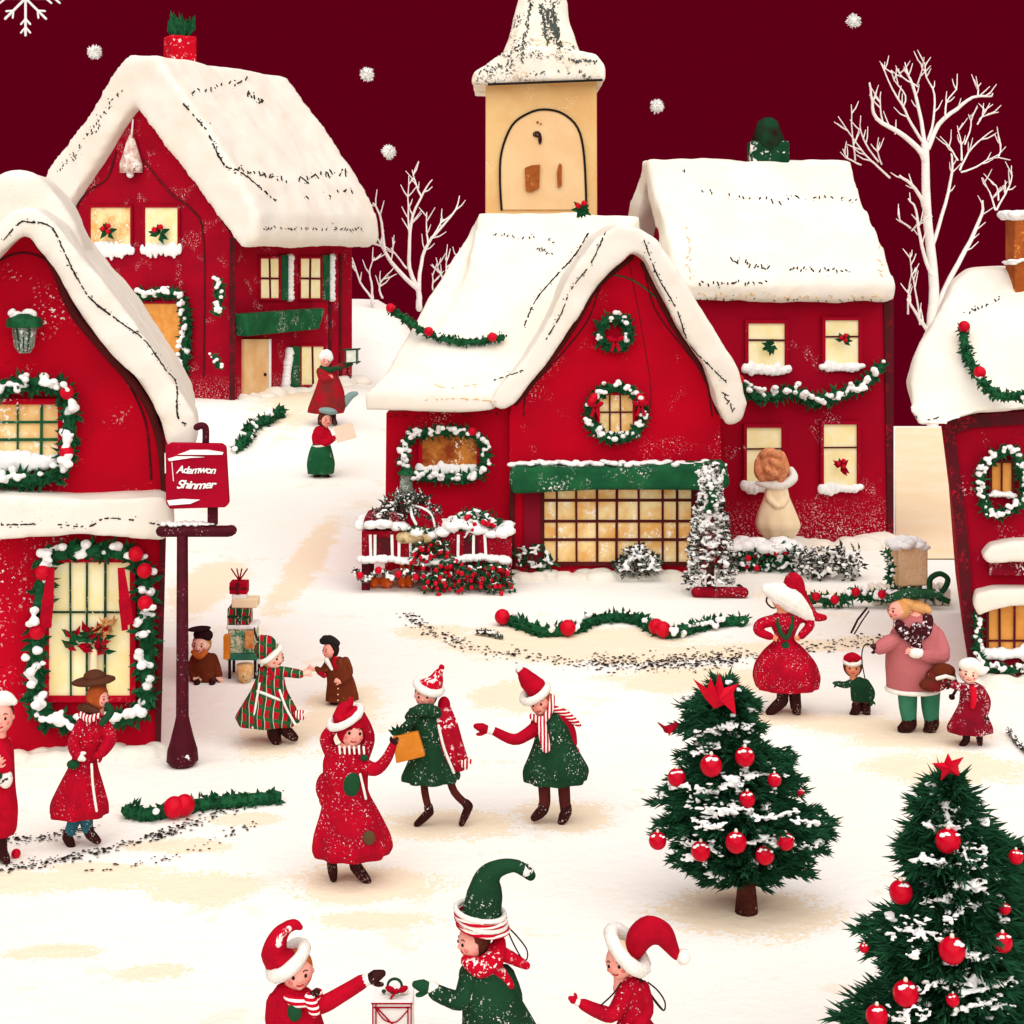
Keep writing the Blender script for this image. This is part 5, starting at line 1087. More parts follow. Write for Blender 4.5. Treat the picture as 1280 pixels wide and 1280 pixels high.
    def mitten(s, x, y, ang, ln, w, m, dy=0, thumb=1, cuff=None):
        """ang: picture direction of the fingers in degrees, 0 = right, 90 = up"""
        a = R(ang); u = (math.cos(a), -math.sin(a)); v = (-u[1]*-1, u[0]*-1) if False else (u[1], -u[0]); mb = MB()
        s.T([(x, y, dy), (x+u[0]*ln*.55, y+u[1]*ln*.55, dy-1), (x+u[0]*ln, y+u[1]*ln, dy-1)], [w*.62, w, w*.62], None, mb)
        s.T([(x+u[0]*ln*.15+v[0]*w*.5*thumb, y+u[1]*ln*.15+v[1]*w*.5*thumb, dy), (x+u[0]*ln*.5+v[0]*w*1.25*thumb, y+u[1]*ln*.5+v[1]*w*1.25*thumb, dy-1), (x+u[0]*ln*.75+v[0]*w*1.5*thumb, y+u[1]*ln*.75+v[1]*w*1.5*thumb, dy-1.5)], [w*.42, w*.42, w*.36], None, mb)
        s.T([(x-u[0]*2, y-u[1]*2, dy), (x+u[0]*ln*.6, y+u[1]*ln*.6, dy)], [w*.4, w*.5], None, s.body)
        o = mb.build('mitten', m, s.rt, remesh=.7*s.m, sm=1)
        if cuff: s.T([(x-u[0]*3.2, y-u[1]*3.2, dy), (x-u[0]*.5, y-u[1]*.5, dy)], [w*.95, w*.95], 'cuff', cuff)
        return o
    def hand(s, x, y, ang, sz, dy=0, thumb=1, curl=.35, spread=9):
        a = R(ang); u = (math.cos(a), -math.sin(a)); v = (u[1], -u[0])
        def q(al, ac, dd=0): return (x+u[0]*al*sz+v[0]*ac*sz, y+u[1]*al*sz+v[1]*ac*sz, dy+dd*sz)
        s.T([q(-.2, 0), q(.2, 0), q(.5, 0)], [sz*.2, sz*.26, sz*.25], None, s.body)
        for i, (ac, ln) in enumerate(((.24, .42), (.08, .5), (-.08, .47), (-.24, .36))):
            fa = ac*1.5; s.T([q(.35, ac), q(.5+ln*.45, ac+fa*.2, -curl*.1), q(.5+ln*.8, ac+fa*.35, -curl*.5)], [sz*.082, sz*.075, sz*.062], None, s.body, n=6)
        s.T([q(.05, .18*thumb), q(.28, .44*thumb, -.1), q(.5, .52*thumb, -.18)], [sz*.1, sz*.085, sz*.07], None, s.body, n=6)
    def done(s, vox=None):
        s.body.build('body', s.skin, s.rt, remesh=(vox or s.vox)*s.m, sm=1)
        return s.rt
# ---- carol singer in green skirt (far lane)
f = Fig(400, 602, 'brown-haired person in a red top and long green skirt on the far lane', vox=.9)
f.head(407, 525, 7.5, 8.5, 35, 0); f.hair(hair_b, .35, 1.2)
f.coat([(534, 402, 8), (545, 401, 12), (556, 402, 11)], red_plain, [([(396, 540), (405, 553, -6), (416, 549, -9)], [5, 4.5, 3.6]), ([(409, 540), (414, 548, -4), (420, 546, -8)], [4.5, 4, 3.4])], name='jacket', amp=0)
f.coat([(552, 402, 10), (562, 401, 14), (578, 401, 18), (592, 401, 16)], green_b, name='skirt', folds=8)
f.leg([(396, 585), (397, 594)], [3.5, 3.2], (392, 601), brown_tight, shaft=.8); f.leg([(406, 585), (407, 594)], [3.5, 3.2], (411, 598), brown_tight, shaft=.8)
f.hand(418, 548, 20, 7, dy=-9); f.hand(422, 545, 20, 7, dy=-7)
f.ring(402, 555, 11, 1.5, 8, 'belt', white_fur, hd=8)
f.B(410, 514, 12, 9, 4.5, 'beret', mat('grey blue knit', '#8aa5a0', var=.15, vs=8), dy=1, rot=8); f.done(.6)
bo = root('song_sheet', f.P(427, 556, -12), 'pale beige song sheet held by the green-skirted person', 'paper')
MB().prism([f.P(x, y, dy) for x, y, dy in [(418, 532, -13), (441, 527, -9), (447, 546, -9), (423, 552, -13)]], (0, -.012, 0)).build('page', mat('peach paper', '#fbe0c8', var=.04), bo)
# ---- red-cloaked person uphill
f = Fig(412, 530, 'distant person in a long red cloak and snow-white cap uphill before the shuttered window', d=33, vox=.9)
f.head(407, 452, 6.5, 7.5, 15, 0)
f.hat([(404, 446), (408, 443), (411, 447)], [6, 7, 6], snow_dot, name='cap')
f.coat([(460, 408, 7), (470, 411, 12), (490, 412, 19), (508, 410, 23), (516, 408, 22)], mat('cloak red', '#b00822', col2='#6f2a26', vs=3.5), [([(400, 464), (404, 474, -6), (412, 472, -10)], [5, 4.5, 4]), ([(417, 462), (425, 458, -4), (431, 455, -5)], [4.5, 4, 3.4])], folds=5, amp=.09)
f.leg([(403, 508), (403, 524)], [3.5, 3.4], (400, 529), brown_tight, shaft=.6); f.leg([(416, 508), (416, 524)], [3.5, 3.4], (419, 529), brown_tight, shaft=.6)
f.T([(402, 459), (412, 462, -5), (424, 459, -5), (440, 455, -5)], [3, 3.4, 3, 2], 'scarf', green_mit)
f.T([(429, 505, 0), (438, 495, 0), (445, 492, 0)], [6, 5, 3], 'shawl', MATS['grey blue knit'])
f.hand(432, 454, 20, 8, dy=-5); f.hand(412, 472, 30, 7, dy=-10); f.done(.6)
ln = root('lantern', f.P(442, 456, -5), 'dark framed lantern on a rod held up by the red-cloaked person', 'lantern')
MB().box(f.P(440, 445, -5), 14*f.m, 12*f.m, 14*f.m).build('glass', mat('clear pale glass', '#f1f0e2', col2='#d3ddcc', vs=9), ln)
mb = MB()
for x in (433, 447):
    for dy in (-11.5, 1.5): mb.tube([f.P(x, 437, dy), f.P(x, 454, dy)], .9*f.m, 5)
for y in (437, 453):
    for dy in (-11.5, 1.5): mb.tube([f.P(430, y, dy), f.P(450, y-1, dy)], .9*f.m, 5)
mb.build('frame', green_cloth, ln); MB().tube(spline([f.P(435, 457, -5), f.P(435, 466, -5), f.P(439, 472, -5)], 4), .9*f.m, 5).build('hook', black, ln)
# ---- vendor in brown cloak
f = Fig(258, 850, 'bearded vendor in a brown cloak sitting beside the present tower', skin_p)
f.head(251, 806, 11, 11, -8, 0); f.hair(hair_y, .4, 1.12)
f.hat([(249, 793), (254, 792), (259, 794)], [7.5, 8, 7.5], mat('dark maroon felt', '#2c1216', var=.2), name='cap')
f.B(249, 786, 15, 12, 2.8, 'cap_brim', MATS['dark maroon felt'], rot=-4)
f.T([(243, 813, -8), (251, 818, -11), (259, 813, -8)], [3, 4, 3], 'beard', hair_o)
f.coat([(818, 254, 12), (830, 255, 19), (843, 257, 21), (850, 257, 19)], brown_coat, [([(244, 822), (240, 836, -4), (246, 844, -10)], [6, 6, 4.5]), ([(266, 822), (272, 834, -5), (275, 844, -9)], [6, 5.5, 4.5])], folds=5, name='cloak')
f.hand(247, 845, -20, 9, dy=-14); f.hand(275, 845, -30, 9, dy=-12)
f.T([(248, 846, 2), (250, 847, -12)], [5, 4.5], 'trousers', brown_tight); f.T([(266, 846, 2), (268, 847, -12)], [5, 4.5], 'trousers', brown_tight)
f.B(250, 848, 4, 7, 4, 'boot', brown, dy=-18); f.B(269, 848, 4, 7, 4, 'boot', brown, dy=-18); f.done(.8)
# ---- plaid coat girl
f = Fig(350, 930, 'girl in a red and green plaid coat reaching out her arm', skin_p)
f.head(342, 822, 12.5, 13, 52, 0); f.hair(hair_y, .35, 1.1)
f.hat([(332, 822), (331, 812), (333, 804), (327, 798)], [9, 14, 12, 5], plaid_m, name='hat', brim=(338, 817, 15, 3.4, 32), extra_balls=[(333, 809, 13, 13, 10)])
f.T([(322, 800), (319, 792), (318, 785)], [1.6, 1.3, 1], 'tassel', brown)
f.coat([(834, 337, 12), (845, 338, 17), (862, 336, 22), (880, 335, 32), (897, 333, 40), (904, 335, 38)], plaid_m, [([(343, 840), (358, 839, -4), (376, 841, -6)], [8, 6.5, 5.5]), ([(333, 842, -6), (350, 862, -12), (368, 882, -14)], [7, 6.5, 5])], folds=7, amp=.05)
for L in ([(352, 858, -17), (360, 878, -20), (372, 900, -20)], [(327, 850, -16), (323, 875, -20), (320, 902, -24)]): f.T(L, [1.4, 1.6], 'coat_edge', white_fur)
f.T([(324, 860, -14), (335, 863, -17), (350, 869, -17), (362, 872, -14)], [1.8, 1.8], 'belt', white_fur)
f.hand(380, 841, 12, 13, dy=-6, thumb=1)
f.mitten(371, 886, -40, 11, 5, stripe_rw, dy=-14)
f.T([(337, 835, -8), (343, 842, -11), (340, 846, -12), (336, 840, -10)], [2.2, 2.2], 'scarf', red_plain)
f.leg([(342, 895), (342, 915)], [7, 7], (346, 927), brown_tight, shaft=.8); f.leg([(357, 893), (356, 912)], [6.5, 6], (368, 922), brown_tight, shaft=.8); f.done(.75)
# ---- brown coat man
f = Fig(426, 880, 'person in a brown buttoned coat and black beret facing the plaid coat girl', skin)
f.head(412, 813, 8.5, 10, -50, 0); f.hair(hair_d, .4, 1.12)
f.hat([(404, 801), (412, 800), (421, 804)], [5, 6.5, 4.5], mat('black felt', '#23211f', var=.2), name='beret'); f.B(407, 797, 5, 5, 3, 'beret_top', MATS['black felt'])
f.coat([(823, 420, 10), (835, 421, 15), (850, 426, 17), (866, 427, 20), (875, 427, 21)], brown_coat, [([(411, 828), (403, 838, -5), (397, 834, -7)], [5.5, 4.5, 3.5]), ([(432, 826), (437, 840, -3), (430, 848, -12)], [5.5, 5, 4])], folds=5, amp=.05)
f.T([(409, 823, -8), (412, 827, -10), (416, 833, -12)], [3.4, 2], 'collar', white_fur); f.T([(420, 820, -9), (419, 826, -12), (421, 832, -12)], [2.4, 2.2], 'scarf', red_plain)
f.T([(400, 838, -6), (406, 842, -8)], [4, 3.6], 'cuff', red_cloth)
for y in (857, 864, 871): f.B(424, y, 1, 1, 1, 'button', tan_pale, dy=-13.5-(y-857)*.12)
f.hand(393, 835, 155, 10, dy=-7); f.hand(427, 849, 160, 9, dy=-13)
f.leg([(420, 870), (420, 878)], [4, 4], (416, 880), brown_tight, shaft=.7); f.leg([(434, 870), (434, 878)], [4, 4], (438, 880), brown_tight, shaft=.7); f.done(.75)
# ---- red hooded girl waving
f = Fig(436, 1103, 'girl in a long red hooded dress with one arm raised', skin)
f.head(441, 913, 16.5, 20, 14, 8)
f.hair(red_plain, .30, 1.28, .0); bpy.context.scene.collection.objects[-1].name = 'hood'
f.hat([(428, 896), (430, 886), (437, 880), (439, 873)], [13, 9, 5, 2.5], red_plain, brim=(432, 896, 21, 5, 24))
f.coat([(936, 431, 20), (950, 432, 29), (975, 432, 28), (990, 433, 27), (1015, 437, 37), (1040, 439, 47), (1058, 440, 50), (1068, 439, 45)], red_cloth,
       [([(452, 948), (461, 925), (458, 908, -2), (453, 896, -3)], [10, 8, 7, 6]), ([(450, 952, -6), (470, 957, -14), (484, 944, -16), (493, 925, -16)], [10, 8.5, 7, 5]), ([(416, 945), (408, 925, 2), (415, 912, 2)], [9, 9, 7])],
       folds=9, amp=.06, balls=[(408, 985, 14, 13, 20, 2), (412, 1000, 14, 12, 12, 2)])
f.mitten(453, 898, 105, 11, 5, brown, dy=-3); f.mitten(492, 926, 55, 9, 4.6, brown, dy=-16, thumb=1)
f.B(440, 974, 12, 5, 17, 'pocket', green_mit, dy=-17); f.B(457, 942, 5, 4, 4, 'brooch', green_mit, dy=-16)
for i in range(6): f.T([(426+i*6, 928+(i % 2), -16), (427+i*6, 936, -19)], [1.6, 1.2], 'collar_fringe', white_fur)
f.T([(452, 962, -18), (456, 978, -19), (459, 992, -18)], [1.6, 1.6], 'dress_edge', white_fur)
f.B(464, 1036, 8, 2.5, 9, 'patch', mat('moss patch', '#6a3a2a', col2='#4a4a2c', vs=9), dy=-31)
f.leg([(416, 1055), (415, 1080)], [6, 5.4], (417, 1098), mat('lace stocking', '#e7dcd2', speck=('#3a1a18', 50, .56, 9, .4), vs=9), shaft=.5); f.leg([(448, 1055), (444, 1082)], [7, 6.2], (459, 1101), MATS['lace stocking'], shaft=.45); f.done(.9)
# ---- girl with the orange bag
f = Fig(548, 1033, 'girl in a green dress and red patterned cardigan carrying an orange bag', skin)
f.head(532, 869, 13.5, 15.5, -12, -4); f.hair(hair_d, .25, 1.1)
f.hat([(540, 858), (545, 850), (548, 842), (552, 836)], [13, 10, 6, 3], scarf_r, brim=(536, 858, 16, 5.2, -18), pom=(552, 834, 3.6, red_plain), extra_balls=[(535, 856, 13, 12, 8)])
f.coat([(885, 534, 12), (898, 534, 19), (925, 538, 22), (950, 538, 27), (968, 539, 36), (975, 538, 35)], green_cloth, name='dress', folds=8, amp=.06)
f.T([(512, 894, -6), (525, 884, -14), (540, 884, -14), (548, 890, -8)], [6, 8, 8, 6], 'scarf', green_cloth)
f.coat([(884, 553, 8), (900, 554, 13), (930, 560, 15), (950, 567, 14), (962, 572, 9)], mat('red cardigan', '#b00a26', col2='#9c0a22', vs=6, speck=('#f6e8e4', 26, .57, 6, .44)), [([(556, 888), (565, 905, -5), (572, 925, -8), (578, 942, -10)], [9, 8, 7, 6.5])], name='cardigan', folds=4, amp=.03, depth=1.05)
f.T([(549, 902, -17), (556, 930, -18), (568, 960, -17)], [1.8, 1.8], 'cardigan_edge', white_fur)
f.coat([(886, 518, 7), (898, 518, 9), (915, 518, 8)], green_cloth, [([(522, 895, -8), (510, 903, -13), (499, 914, -16)], [7, 6, 5])], name='sleeve', amp=0)
f.B(555, 882, 8, 8, 11, 'hood', red_plain, dy=2)
f.mitten(578, 943, -72, 13, 6, stripe_rw, dy=-10, cuff=white_fur); f.mitten(500, 914, 215, 8, 4.5, hair_o, dy=-18)
f.leg([(530, 965), (531, 990), (537, 1015)], [5.2, 4.8, 4.4], (521, 1030), brown_tight, shaft=.25, br=1.3); f.leg([(560, 965), (568, 990), (586, 1008)], [5.2, 4.8, 4.4], (577, 1029), brown_tight, shaft=.2, br=1.3); f.done(.9)
def fgift(x0, y0, x1, y1, dep, m, label, name, dd, dy):
    pass
bg_ = root('shopping_bag', f.P(514, 945, -26), 'orange paper bag with a green sprig held by the girl in the green dress', 'bag')
MB().prism([f.P(x, y, -27) for x, y in [(493, 913), (524, 908), (533, 937), (497, 946)]], (0, 12*f.m, 0)).build('body', orange_bag, bg_, bevel=.01)
mb = MB(); [mb.leaf(f.P(500, 912, -22), Vector((math.cos(a), -.2, math.sin(a))), 16*f.m, 7*f.m, up=Vector((0, -1, 0))) for a in (.9, 1.3, 1.7, 2.2, 2.6)]; mb.build('sprig', green_mit, bg_)
# ---- girl in green with outstretched mitten
f = Fig(695, 1030, 'girl in a flared green dress and striped scarf holding out a red mitten', skin)
f.head(675, 878, 13, 16, -18, -14); f.hair(hair_o, .25, 1.1)
f.hat([(670, 860), (661, 851), (653, 841), (648, 838)], [14, 12, 8, 4], red_plain, brim=(669, 866, 17, 5.2, 28), pom=(650, 837, 5.2), extra_balls=[(664, 855, 14, 13, 9)])
f.coat([(893, 687, 14), (905, 690, 19), (925, 692, 24), (945, 694, 33), (962, 695, 41), (976, 694, 38)], green_cloth, name='dress', folds=8, amp=.06)
f.coat([(893, 678, 9), (904, 675, 13), (918, 676, 12)], red_plain, [([(678, 902, -4), (660, 914, -10), (642, 920, -14), (618, 909, -16)], [10, 8, 7, 5.5])], name='sleeve', amp=0)
f.coat([(894, 697, 8), (900, 699, 9), (905, 700, 8)], red_plain, [([(702, 898, 2), (713, 915, 6), (716, 930, 2)], [8, 7, 6])], name='sleeve', amp=0)
f.mitten(612, 907, 165, 17, 6, red_plain, dy=-16, cuff=white_fur, thumb=1); f.mitten(716, 932, -95, 9, 5, red_plain, dy=1)
f.T([(690, 868, -8), (688, 882, -12), (678, 896, -16), (665, 892, -12)], [3.4, 4.5, 4.5, 4], 'scarf', stripe_rw); f.T([(676, 896, -16), (679, 912, -20), (682, 928, -22)], [6, 6.5, 6], 'scarf_end', stripe_rw)
f.T([(690, 885, -2), (705, 891, 0), (718, 902, 2), (724, 907, 2)], [4.5, 5, 4.5, 3], 'scarf_end', stripe_rwz)
f.leg([(679, 968), (681, 1000), (679, 1012)], [8.5, 7.5, 6.5], (668, 1022), brown_tight, shaft=.5, br=1.1); f.leg([(704, 968), (706, 1002), (708, 1014)], [8.5, 7.5, 6.5], (702, 1027), brown_tight, shaft=.5, br=1.15); f.done(.9)
# ---- woman in full red skirt with white hat
f = Fig(983, 893, 'woman in a full red skirt with a sweeping white bonnet and green bead necklace', skin_o)
f.head(975, 750, 9.5, 11, -20, 10); f.hair(hair_d, .3, 1.15, .1)
f.hat([(958, 736), (974, 742), (992, 752), (1012, 771)], [7, 15, 16, 8], white_fur, name='bonnet')
f.T([(990, 742), (988, 732), (991, 724), (997, 728), (1001, 742), (1008, 756), (1018, 770), (1030, 772)], [4, 9, 9, 8, 7, 7, 6, 4], 'hat_ribbon', red_cloth)
f.T([(961, 742), (958, 752), (966, 760), (975, 757)], [1.2, 1.2], 'bonnet_cord', brown)
f.coat([(768, 980, 14), (778, 981, 20), (792, 981, 13), (800, 981, 12), (812, 981, 26), (828, 982, 38), (845, 983, 42), (860, 984, 38)], red_cloth,
       [([(970, 774, -3), (950, 778, -8), (946, 786, -12), (960, 792, -14)], [7.5, 7, 6, 5]), ([(992, 774, -3), (1006, 772, 0), (1012, 780, -4), (1000, 792, -10)], [7.5, 6.5, 6, 5])], folds=10, amp=.05, name='dress')
f.T([(970, 772, -8), (973, 786, -14), (980, 794, -15), (986, 784, -14), (989, 770, -8)], [2.6, 2.6], 'necklace', green_mit); f.B(980, 805, 5, 4, 6, 'clasp', green_mit, dy=-11)
f.hand(962, 793, -20, 9, dy=-14); f.hand(998, 793, 200, 9, dy=-11)
f.leg([(979, 850), (978, 876)], [6.5, 6], (962, 890), brown_tight, shaft=.6); f.leg([(992, 850), (994, 876)], [6.5, 6], (996, 891), brown_tight, shaft=.6); f.done(.9)
# ---- white-gowned person
f = Fig(972, 676, 'ginger-haired person in a long cream gown with a white fur collar', skin_o, d=22.6, vox=1)
f.head(962, 582, 13, 15, -150, 0, brow=False, smile=False, cheeks=False)
f.hair(mat('coppery curls', '#c87850', col2='#e09a6c', vs=20), .0, 1.38, .1, extra=[([(947, 576, -6), (947, 590, -8), (954, 601, -6)], [5, 6, 4]), ([(976, 568, -6), (980, 585, -8), (974, 600, -8)], [5, 6, 4]), ([(953, 568, -10), (962, 564, -12), (972, 568, -10)], [5, 6, 5]), ([(957, 585, -16), (966, 590, -16)], [5, 5]), ([(962, 574, -17), (970, 579, -15)], [4, 5])])
f.T([(946, 603, -6), (960, 605, -9), (978, 605, -6), (992, 598, 2), (990, 588, 6)], [3, 5, 6, 6, 4], 'fur_collar', white_fur)
f.coat([(600, 970, 11), (612, 970, 13), (624, 971, 17), (640, 971, 24), (656, 972, 29), (668, 973, 22), (675, 974, 14)], cream_cloth, [([(962, 610, -3), (960, 622, -8), (968, 630, -15)], [5, 4.5, 4]), ([(979, 610, -3), (981, 622, -7), (974, 630, -14)], [5, 4.5, 4])], folds=8, amp=.07, name='gown')
f.hand(969, 631, -20, 6, dy=-15); f.hand(973, 631, 200, 6, dy=-14)
f.leg([(966, 664), (966, 672)], [3.5, 3.5], (962, 676), brown_tight, shaft=.7); f.leg([(979, 664), (980, 672)], [3.5, 3.5], (984, 676), brown_tight, shaft=.7); f.done(.9)
# ---- small boy with the lantern-like treat
f = Fig(1075, 893, 'toddler in a green jacket and red cap beside the man in pink', skin_o)
f.head(1066, 834, 10, 11, -10, 0); f.hair(hair_b, .35, 1.22)
f.hat([(1060, 823), (1066, 822), (1073, 824)], [6, 7, 5], red_plain, name='cap', brim=(1066, 826, 10.5, 2.4, 6))
f.coat([(848, 1072, 8), (856, 1075, 12), (866, 1077, 14), (876, 1077, 13)], green_cloth, [([(1066, 852), (1056, 855, -4), (1046, 853, -5)], [5, 4.5, 3.6]), ([(1082, 853), (1089, 864, -2), (1088, 872, -5)], [5, 4.5, 3.6])], folds=5, amp=.04, name='jacket')
f.mitten(1046, 853, 170, 5, 3, green_mit, dy=-5); f.mitten(1088, 874, -95, 5, 3, green_mit, dy=-5)
f.leg([(1071, 872), (1071, 886)], [5.5, 5], (1066, 892), mat('brown cord trousers', '#7a3a34', var=.2, vs=9), shaft=.35); f.leg([(1082, 872), (1082, 886)], [5.5, 5], (1084, 892), MATS['brown cord trousers'], shaft=.35); f.done(.8)
# ---- pink-coated man
f = Fig(1148, 915, 'man in a long dusty pink coat, sea green trousers and a leafy green hat', skin, vox=1.1)
f.head(1121, 763, 11, 13, -62, 0, nose=1.3); f.hair(hair_y, .5, 1.15, .1, extra=[([(1130, 752), (1146, 758, 3), (1158, 764, 4)], [8, 9, 8])])
f.T([(1108, 750), (1122, 745), (1140, 743), (1160, 742), (1176, 744)], [4, 6, 7, 6, 3], 'hat', green_cloth)
f.B(1142, 742, 16, 14, 7, 'hat_crown', green_cloth, dy=2)
f.coat([(772, 1144, 18), (785, 1145, 29), (805, 1144, 36), (830, 1144, 37), (850, 1143, 34), (861, 1141, 32)], pink_coat,
       [([(1124, 797, -8), (1108, 800, -14), (1096, 805, -18)], [9, 10, 9]), ([(1168, 795, 0), (1172, 815, -14), (1150, 812, -28)], [13, 12, 9])], folds=5, amp=.035)
f.trim(white_fur, 3)
f.T([(1120, 778, -14), (1132, 790, -22), (1150, 785, -20), (1158, 772, -6)], [7, 8, 8, 7], 'scarf', mat('maroon spotted scarf', '#3c1018', speck=('#f2e4e4', 28, .57, 7, .45)))
f.T([(1140, 780, -24), (1136, 792, -27), (1140, 800, -28)], [8, 8, 6], 'scarf_end', MATS['maroon spotted scarf'])
f.T([(1140, 808, -30), (1135, 808, -30)], [7, 7], 'cuff', white_fur)
f.mitten(1094, 805, 165, 8, 5, brown, dy=-18); f.hand(1134, 808, 160, 12, dy=-31, thumb=-1)
f.leg([(1134, 855), (1135, 885), (1137, 905)], [13, 11, 8], (1128, 911), teal_g, brown, shaft=1, br=1.15); f.leg([(1163, 855), (1163, 885), (1165, 905)], [13, 11, 8], (1160, 912), teal_g, brown, shaft=1, br=1.15); f.done(.85)
st2 = root('string', f.P(1066, 838, -16), 'thin black string curving from the pink-coated man to the toddler', 'string')
MB().tube(spline([f.P(x, y, dy) for x, y, dy in [(1090, 806, -20), (1081, 801, -14), (1077, 810, -6), (1078, 828, 2), (1082, 850, 2)]], 6), .8*f.m, 5).build('cord', black, st2, smooth=True)
wh = root('whip', f.P(1066, 790, -12), 'pair of thin dark twigs rising above the toddler', 'twigs')
MB().tube([f.P(1062, 788, -10), f.P(1070, 772, -10), f.P(1081, 758, -10)], 1.5*f.m, 5).build('twig', brown, wh); MB().tube([f.P(1066, 790, -9), f.P(1075, 775, -9), f.P(1084, 762, -9)], 1*f.m, 5).build('twig', brown, wh)
bn = root('bag', f.P(1165, 853, -28), 'brown and red speckled bundle with ribbons carried low by the pink-coated man', 'bag')
MB().ball(f.P(1168, 838, -30), (19*f.m, 12*f.m, 13*f.m), 16, 10).ball(f.P(1158, 847, -32), (18*f.m, 9*f.m, 9*f.m)).build('body', mat('red brown bundle', '#7c1420', col2='#5a2a18', vs=6, speck=('#f2e0dc', 30, .6, 7, .5)), bn, remesh=.008, sm=1)
MB().ball(f.P(1170, 830, -34), (15*f.m, 10*f.m, 10*f.m), 16, 10).build('flap', brown_coat, bn, smooth=True)
MB().tube([f.P(1160, 836, -44), f.P(1170, 833, -45), f.P(1180, 836, -44)], 2.5*f.m, 6).build('clasp', white_fur, bn, smooth=True)
MB().tube(spline([f.P(1184, 838, -30), f.P(1188, 850, -30), f.P(1182, 862, -30)], 4), [2*f.m]*8+[4.5*f.m], 8).build('tassel', brown, bn, smooth=True)
# ---- girl at the right cottage
f = Fig(1214, 932, 'girl in a snow-flecked maroon coat and white cap in front of the right cottage', skin_p)
f.head(1211, 842, 11, 12, -12, 8); f.hair(hair_b, .3, 1.1)
f.hat([(1206, 831), (1216, 831), (1226, 838), (1234, 836)], [8, 9, 7, 3], white_fur, name='cap')
f.coat([(855, 1214, 11), (865, 1215, 15), (880, 1213, 14), (895, 1213, 22), (908, 1212, 28), (915, 1213, 27)], red_speck, [([(1206, 860, -3), (1196, 856, -8), (1186, 853, -10)], [6.5, 5.5, 4.5]), ([(1225, 862), (1232, 876, -3), (1228, 890, -8)], [6.5, 6, 5])], folds=7, amp=.06)
f.T([(1213, 858, -12), (1213, 870, -14), (1212, 880, -13)], [4, 4, 3], 'scarf', red_gloss2)
f.mitten(1186, 853, 170, 6, 3.6, brown, dy=-10); f.mitten(1228, 891, -100, 6, 3.6, brown, dy=-8)
f.leg([(1208, 908), (1208, 925)], [4, 3.8], (1202, 931), mat('lace stocking', '#e7dcd2'), shaft=.4); f.leg([(1222, 906), (1224, 918)], [3.8, 3.6], (1225, 930), brown_tight, shaft=.4); f.done(.8)
# ---- woman in red coat before the display window
f = Fig(100, 1058, 'walking woman in a red coat, wide brown hat and teal trousers', skin, vox=1.1)
f.head(126, 873, 9.5, 12, 62, 0); f.hair(mat('copper hair', '#b8592a', col2='#a04a20', vs=14), .6, 1.45, .1)
f.B(117, 851, 28, 20, 5.5, 'hat_brim', mat('brown felt hat', '#56301f', var=.15, vs=9), rot=-5); f.B(118, 846, 14, 13, 9, 'hat_crown', MATS['brown felt hat'])
f.T([(102, 884, -2), (112, 882, -10), (124, 886, -12)], [5, 6, 4], 'collar', MATS['brown felt hat'])
f.coat([(893, 117, 13), (905, 117, 20), (925, 113, 20), (945, 106, 15), (958, 104, 18), (980, 101, 27), (1005, 98, 36), (1018, 98, 36)], red_cloth,
       [([(106, 902, -6), (96, 925, -12), (102, 938, -18)], [9, 8.5, 7]), ([(128, 902, -4), (140, 920, -8), (132, 935, -16)], [9, 8.5, 7])], folds=7, amp=.06)
f.T([(104, 890, -10), (116, 894, -16), (126, 890, -12)], [4, 5, 4], 'scarf', stripe_rw); f.T([(136, 880, -6), (140, 888, -8), (131, 900, -14)], [4, 5, 4], 'scarf_end', green_mit)
f.B(96, 950, 8, 5, 6, 'pouch', green_mit, dy=-17); f.T([(119, 950, -17), (122, 975, -22), (127, 1005, -24)], [1.6, 1.6], 'coat_edge', white_fur)
f.mitten(102, 938, -30, 9, 5, white_fur, dy=-19); f.mitten(131, 936, 210, 9, 5, red_plain, dy=-17)
f.leg([(97, 1005), (92, 1028), (84, 1046)], [10, 8, 6], (90, 1057), teal, brown, shaft=.75, br=1.1); f.leg([(110, 1005), (108, 1028), (112, 1042)], [10, 8, 6], (122, 1051), teal, brown, shaft=.8, br=1.1); f.done(.9)
# ---- person cut by the left edge
f = Fig(2, 1080, 'person in a white beret and red coat, half cut off by the left edge', skin, vox=1.1)
f.head(1, 896, 15, 20, 15, 0); f.hair(hair_b, .35, 1.08)
f.hat([(-14, 886), (-4, 876), (8, 874), (17, 877)], [8, 11, 10, 5], white_fur, name='beret')
f.coat([(922, -6, 14), (935, -5, 22), (960, -4, 22), (985, -4, 23), (1010, -4, 26), (1036, -4, 24), (1044, -4, 20)], red_plain, [([(-22, 938), (-28, 960, -8), (-14, 958, -20)], [9, 8, 6]), ([(6, 938, -8), (14, 955, -14), (4, 952, -22)], [8, 7, 6])], folds=6, amp=.05)
f.hand(3, 950, 60, 17, dy=-24, thumb=-1); f.hand(-12, 956, 30, 15, dy=-23)
f.B(12, 968, 9, 7, 12, 'lace_bag', mat('lace net', '#f3ece4', speck=('#3a3030', 30, .56, 8, .4)), dy=-16); f.T([(-10, 968, -22), (4, 962, -22)], [5, 6], 'cuff', green_mit)
f.leg([(-14, 1035), (-14, 1068)], [7, 6], (-20, 1077), brown_tight, shaft=.8); f.leg([(0, 1035), (2, 1066)], [7, 6], (8, 1076), brown_tight, shaft=.8); f.done(.7)
rb = root('red_ball', W(20, 1072, GD(1072)), 'small red ball lying on the snow at the lower left edge', 'ball'); MB().ball(W(20, 1067, GD(1072)), 6*GD(1072)/F, 12, 8).build('ball', red_gloss, rb, smooth=True)
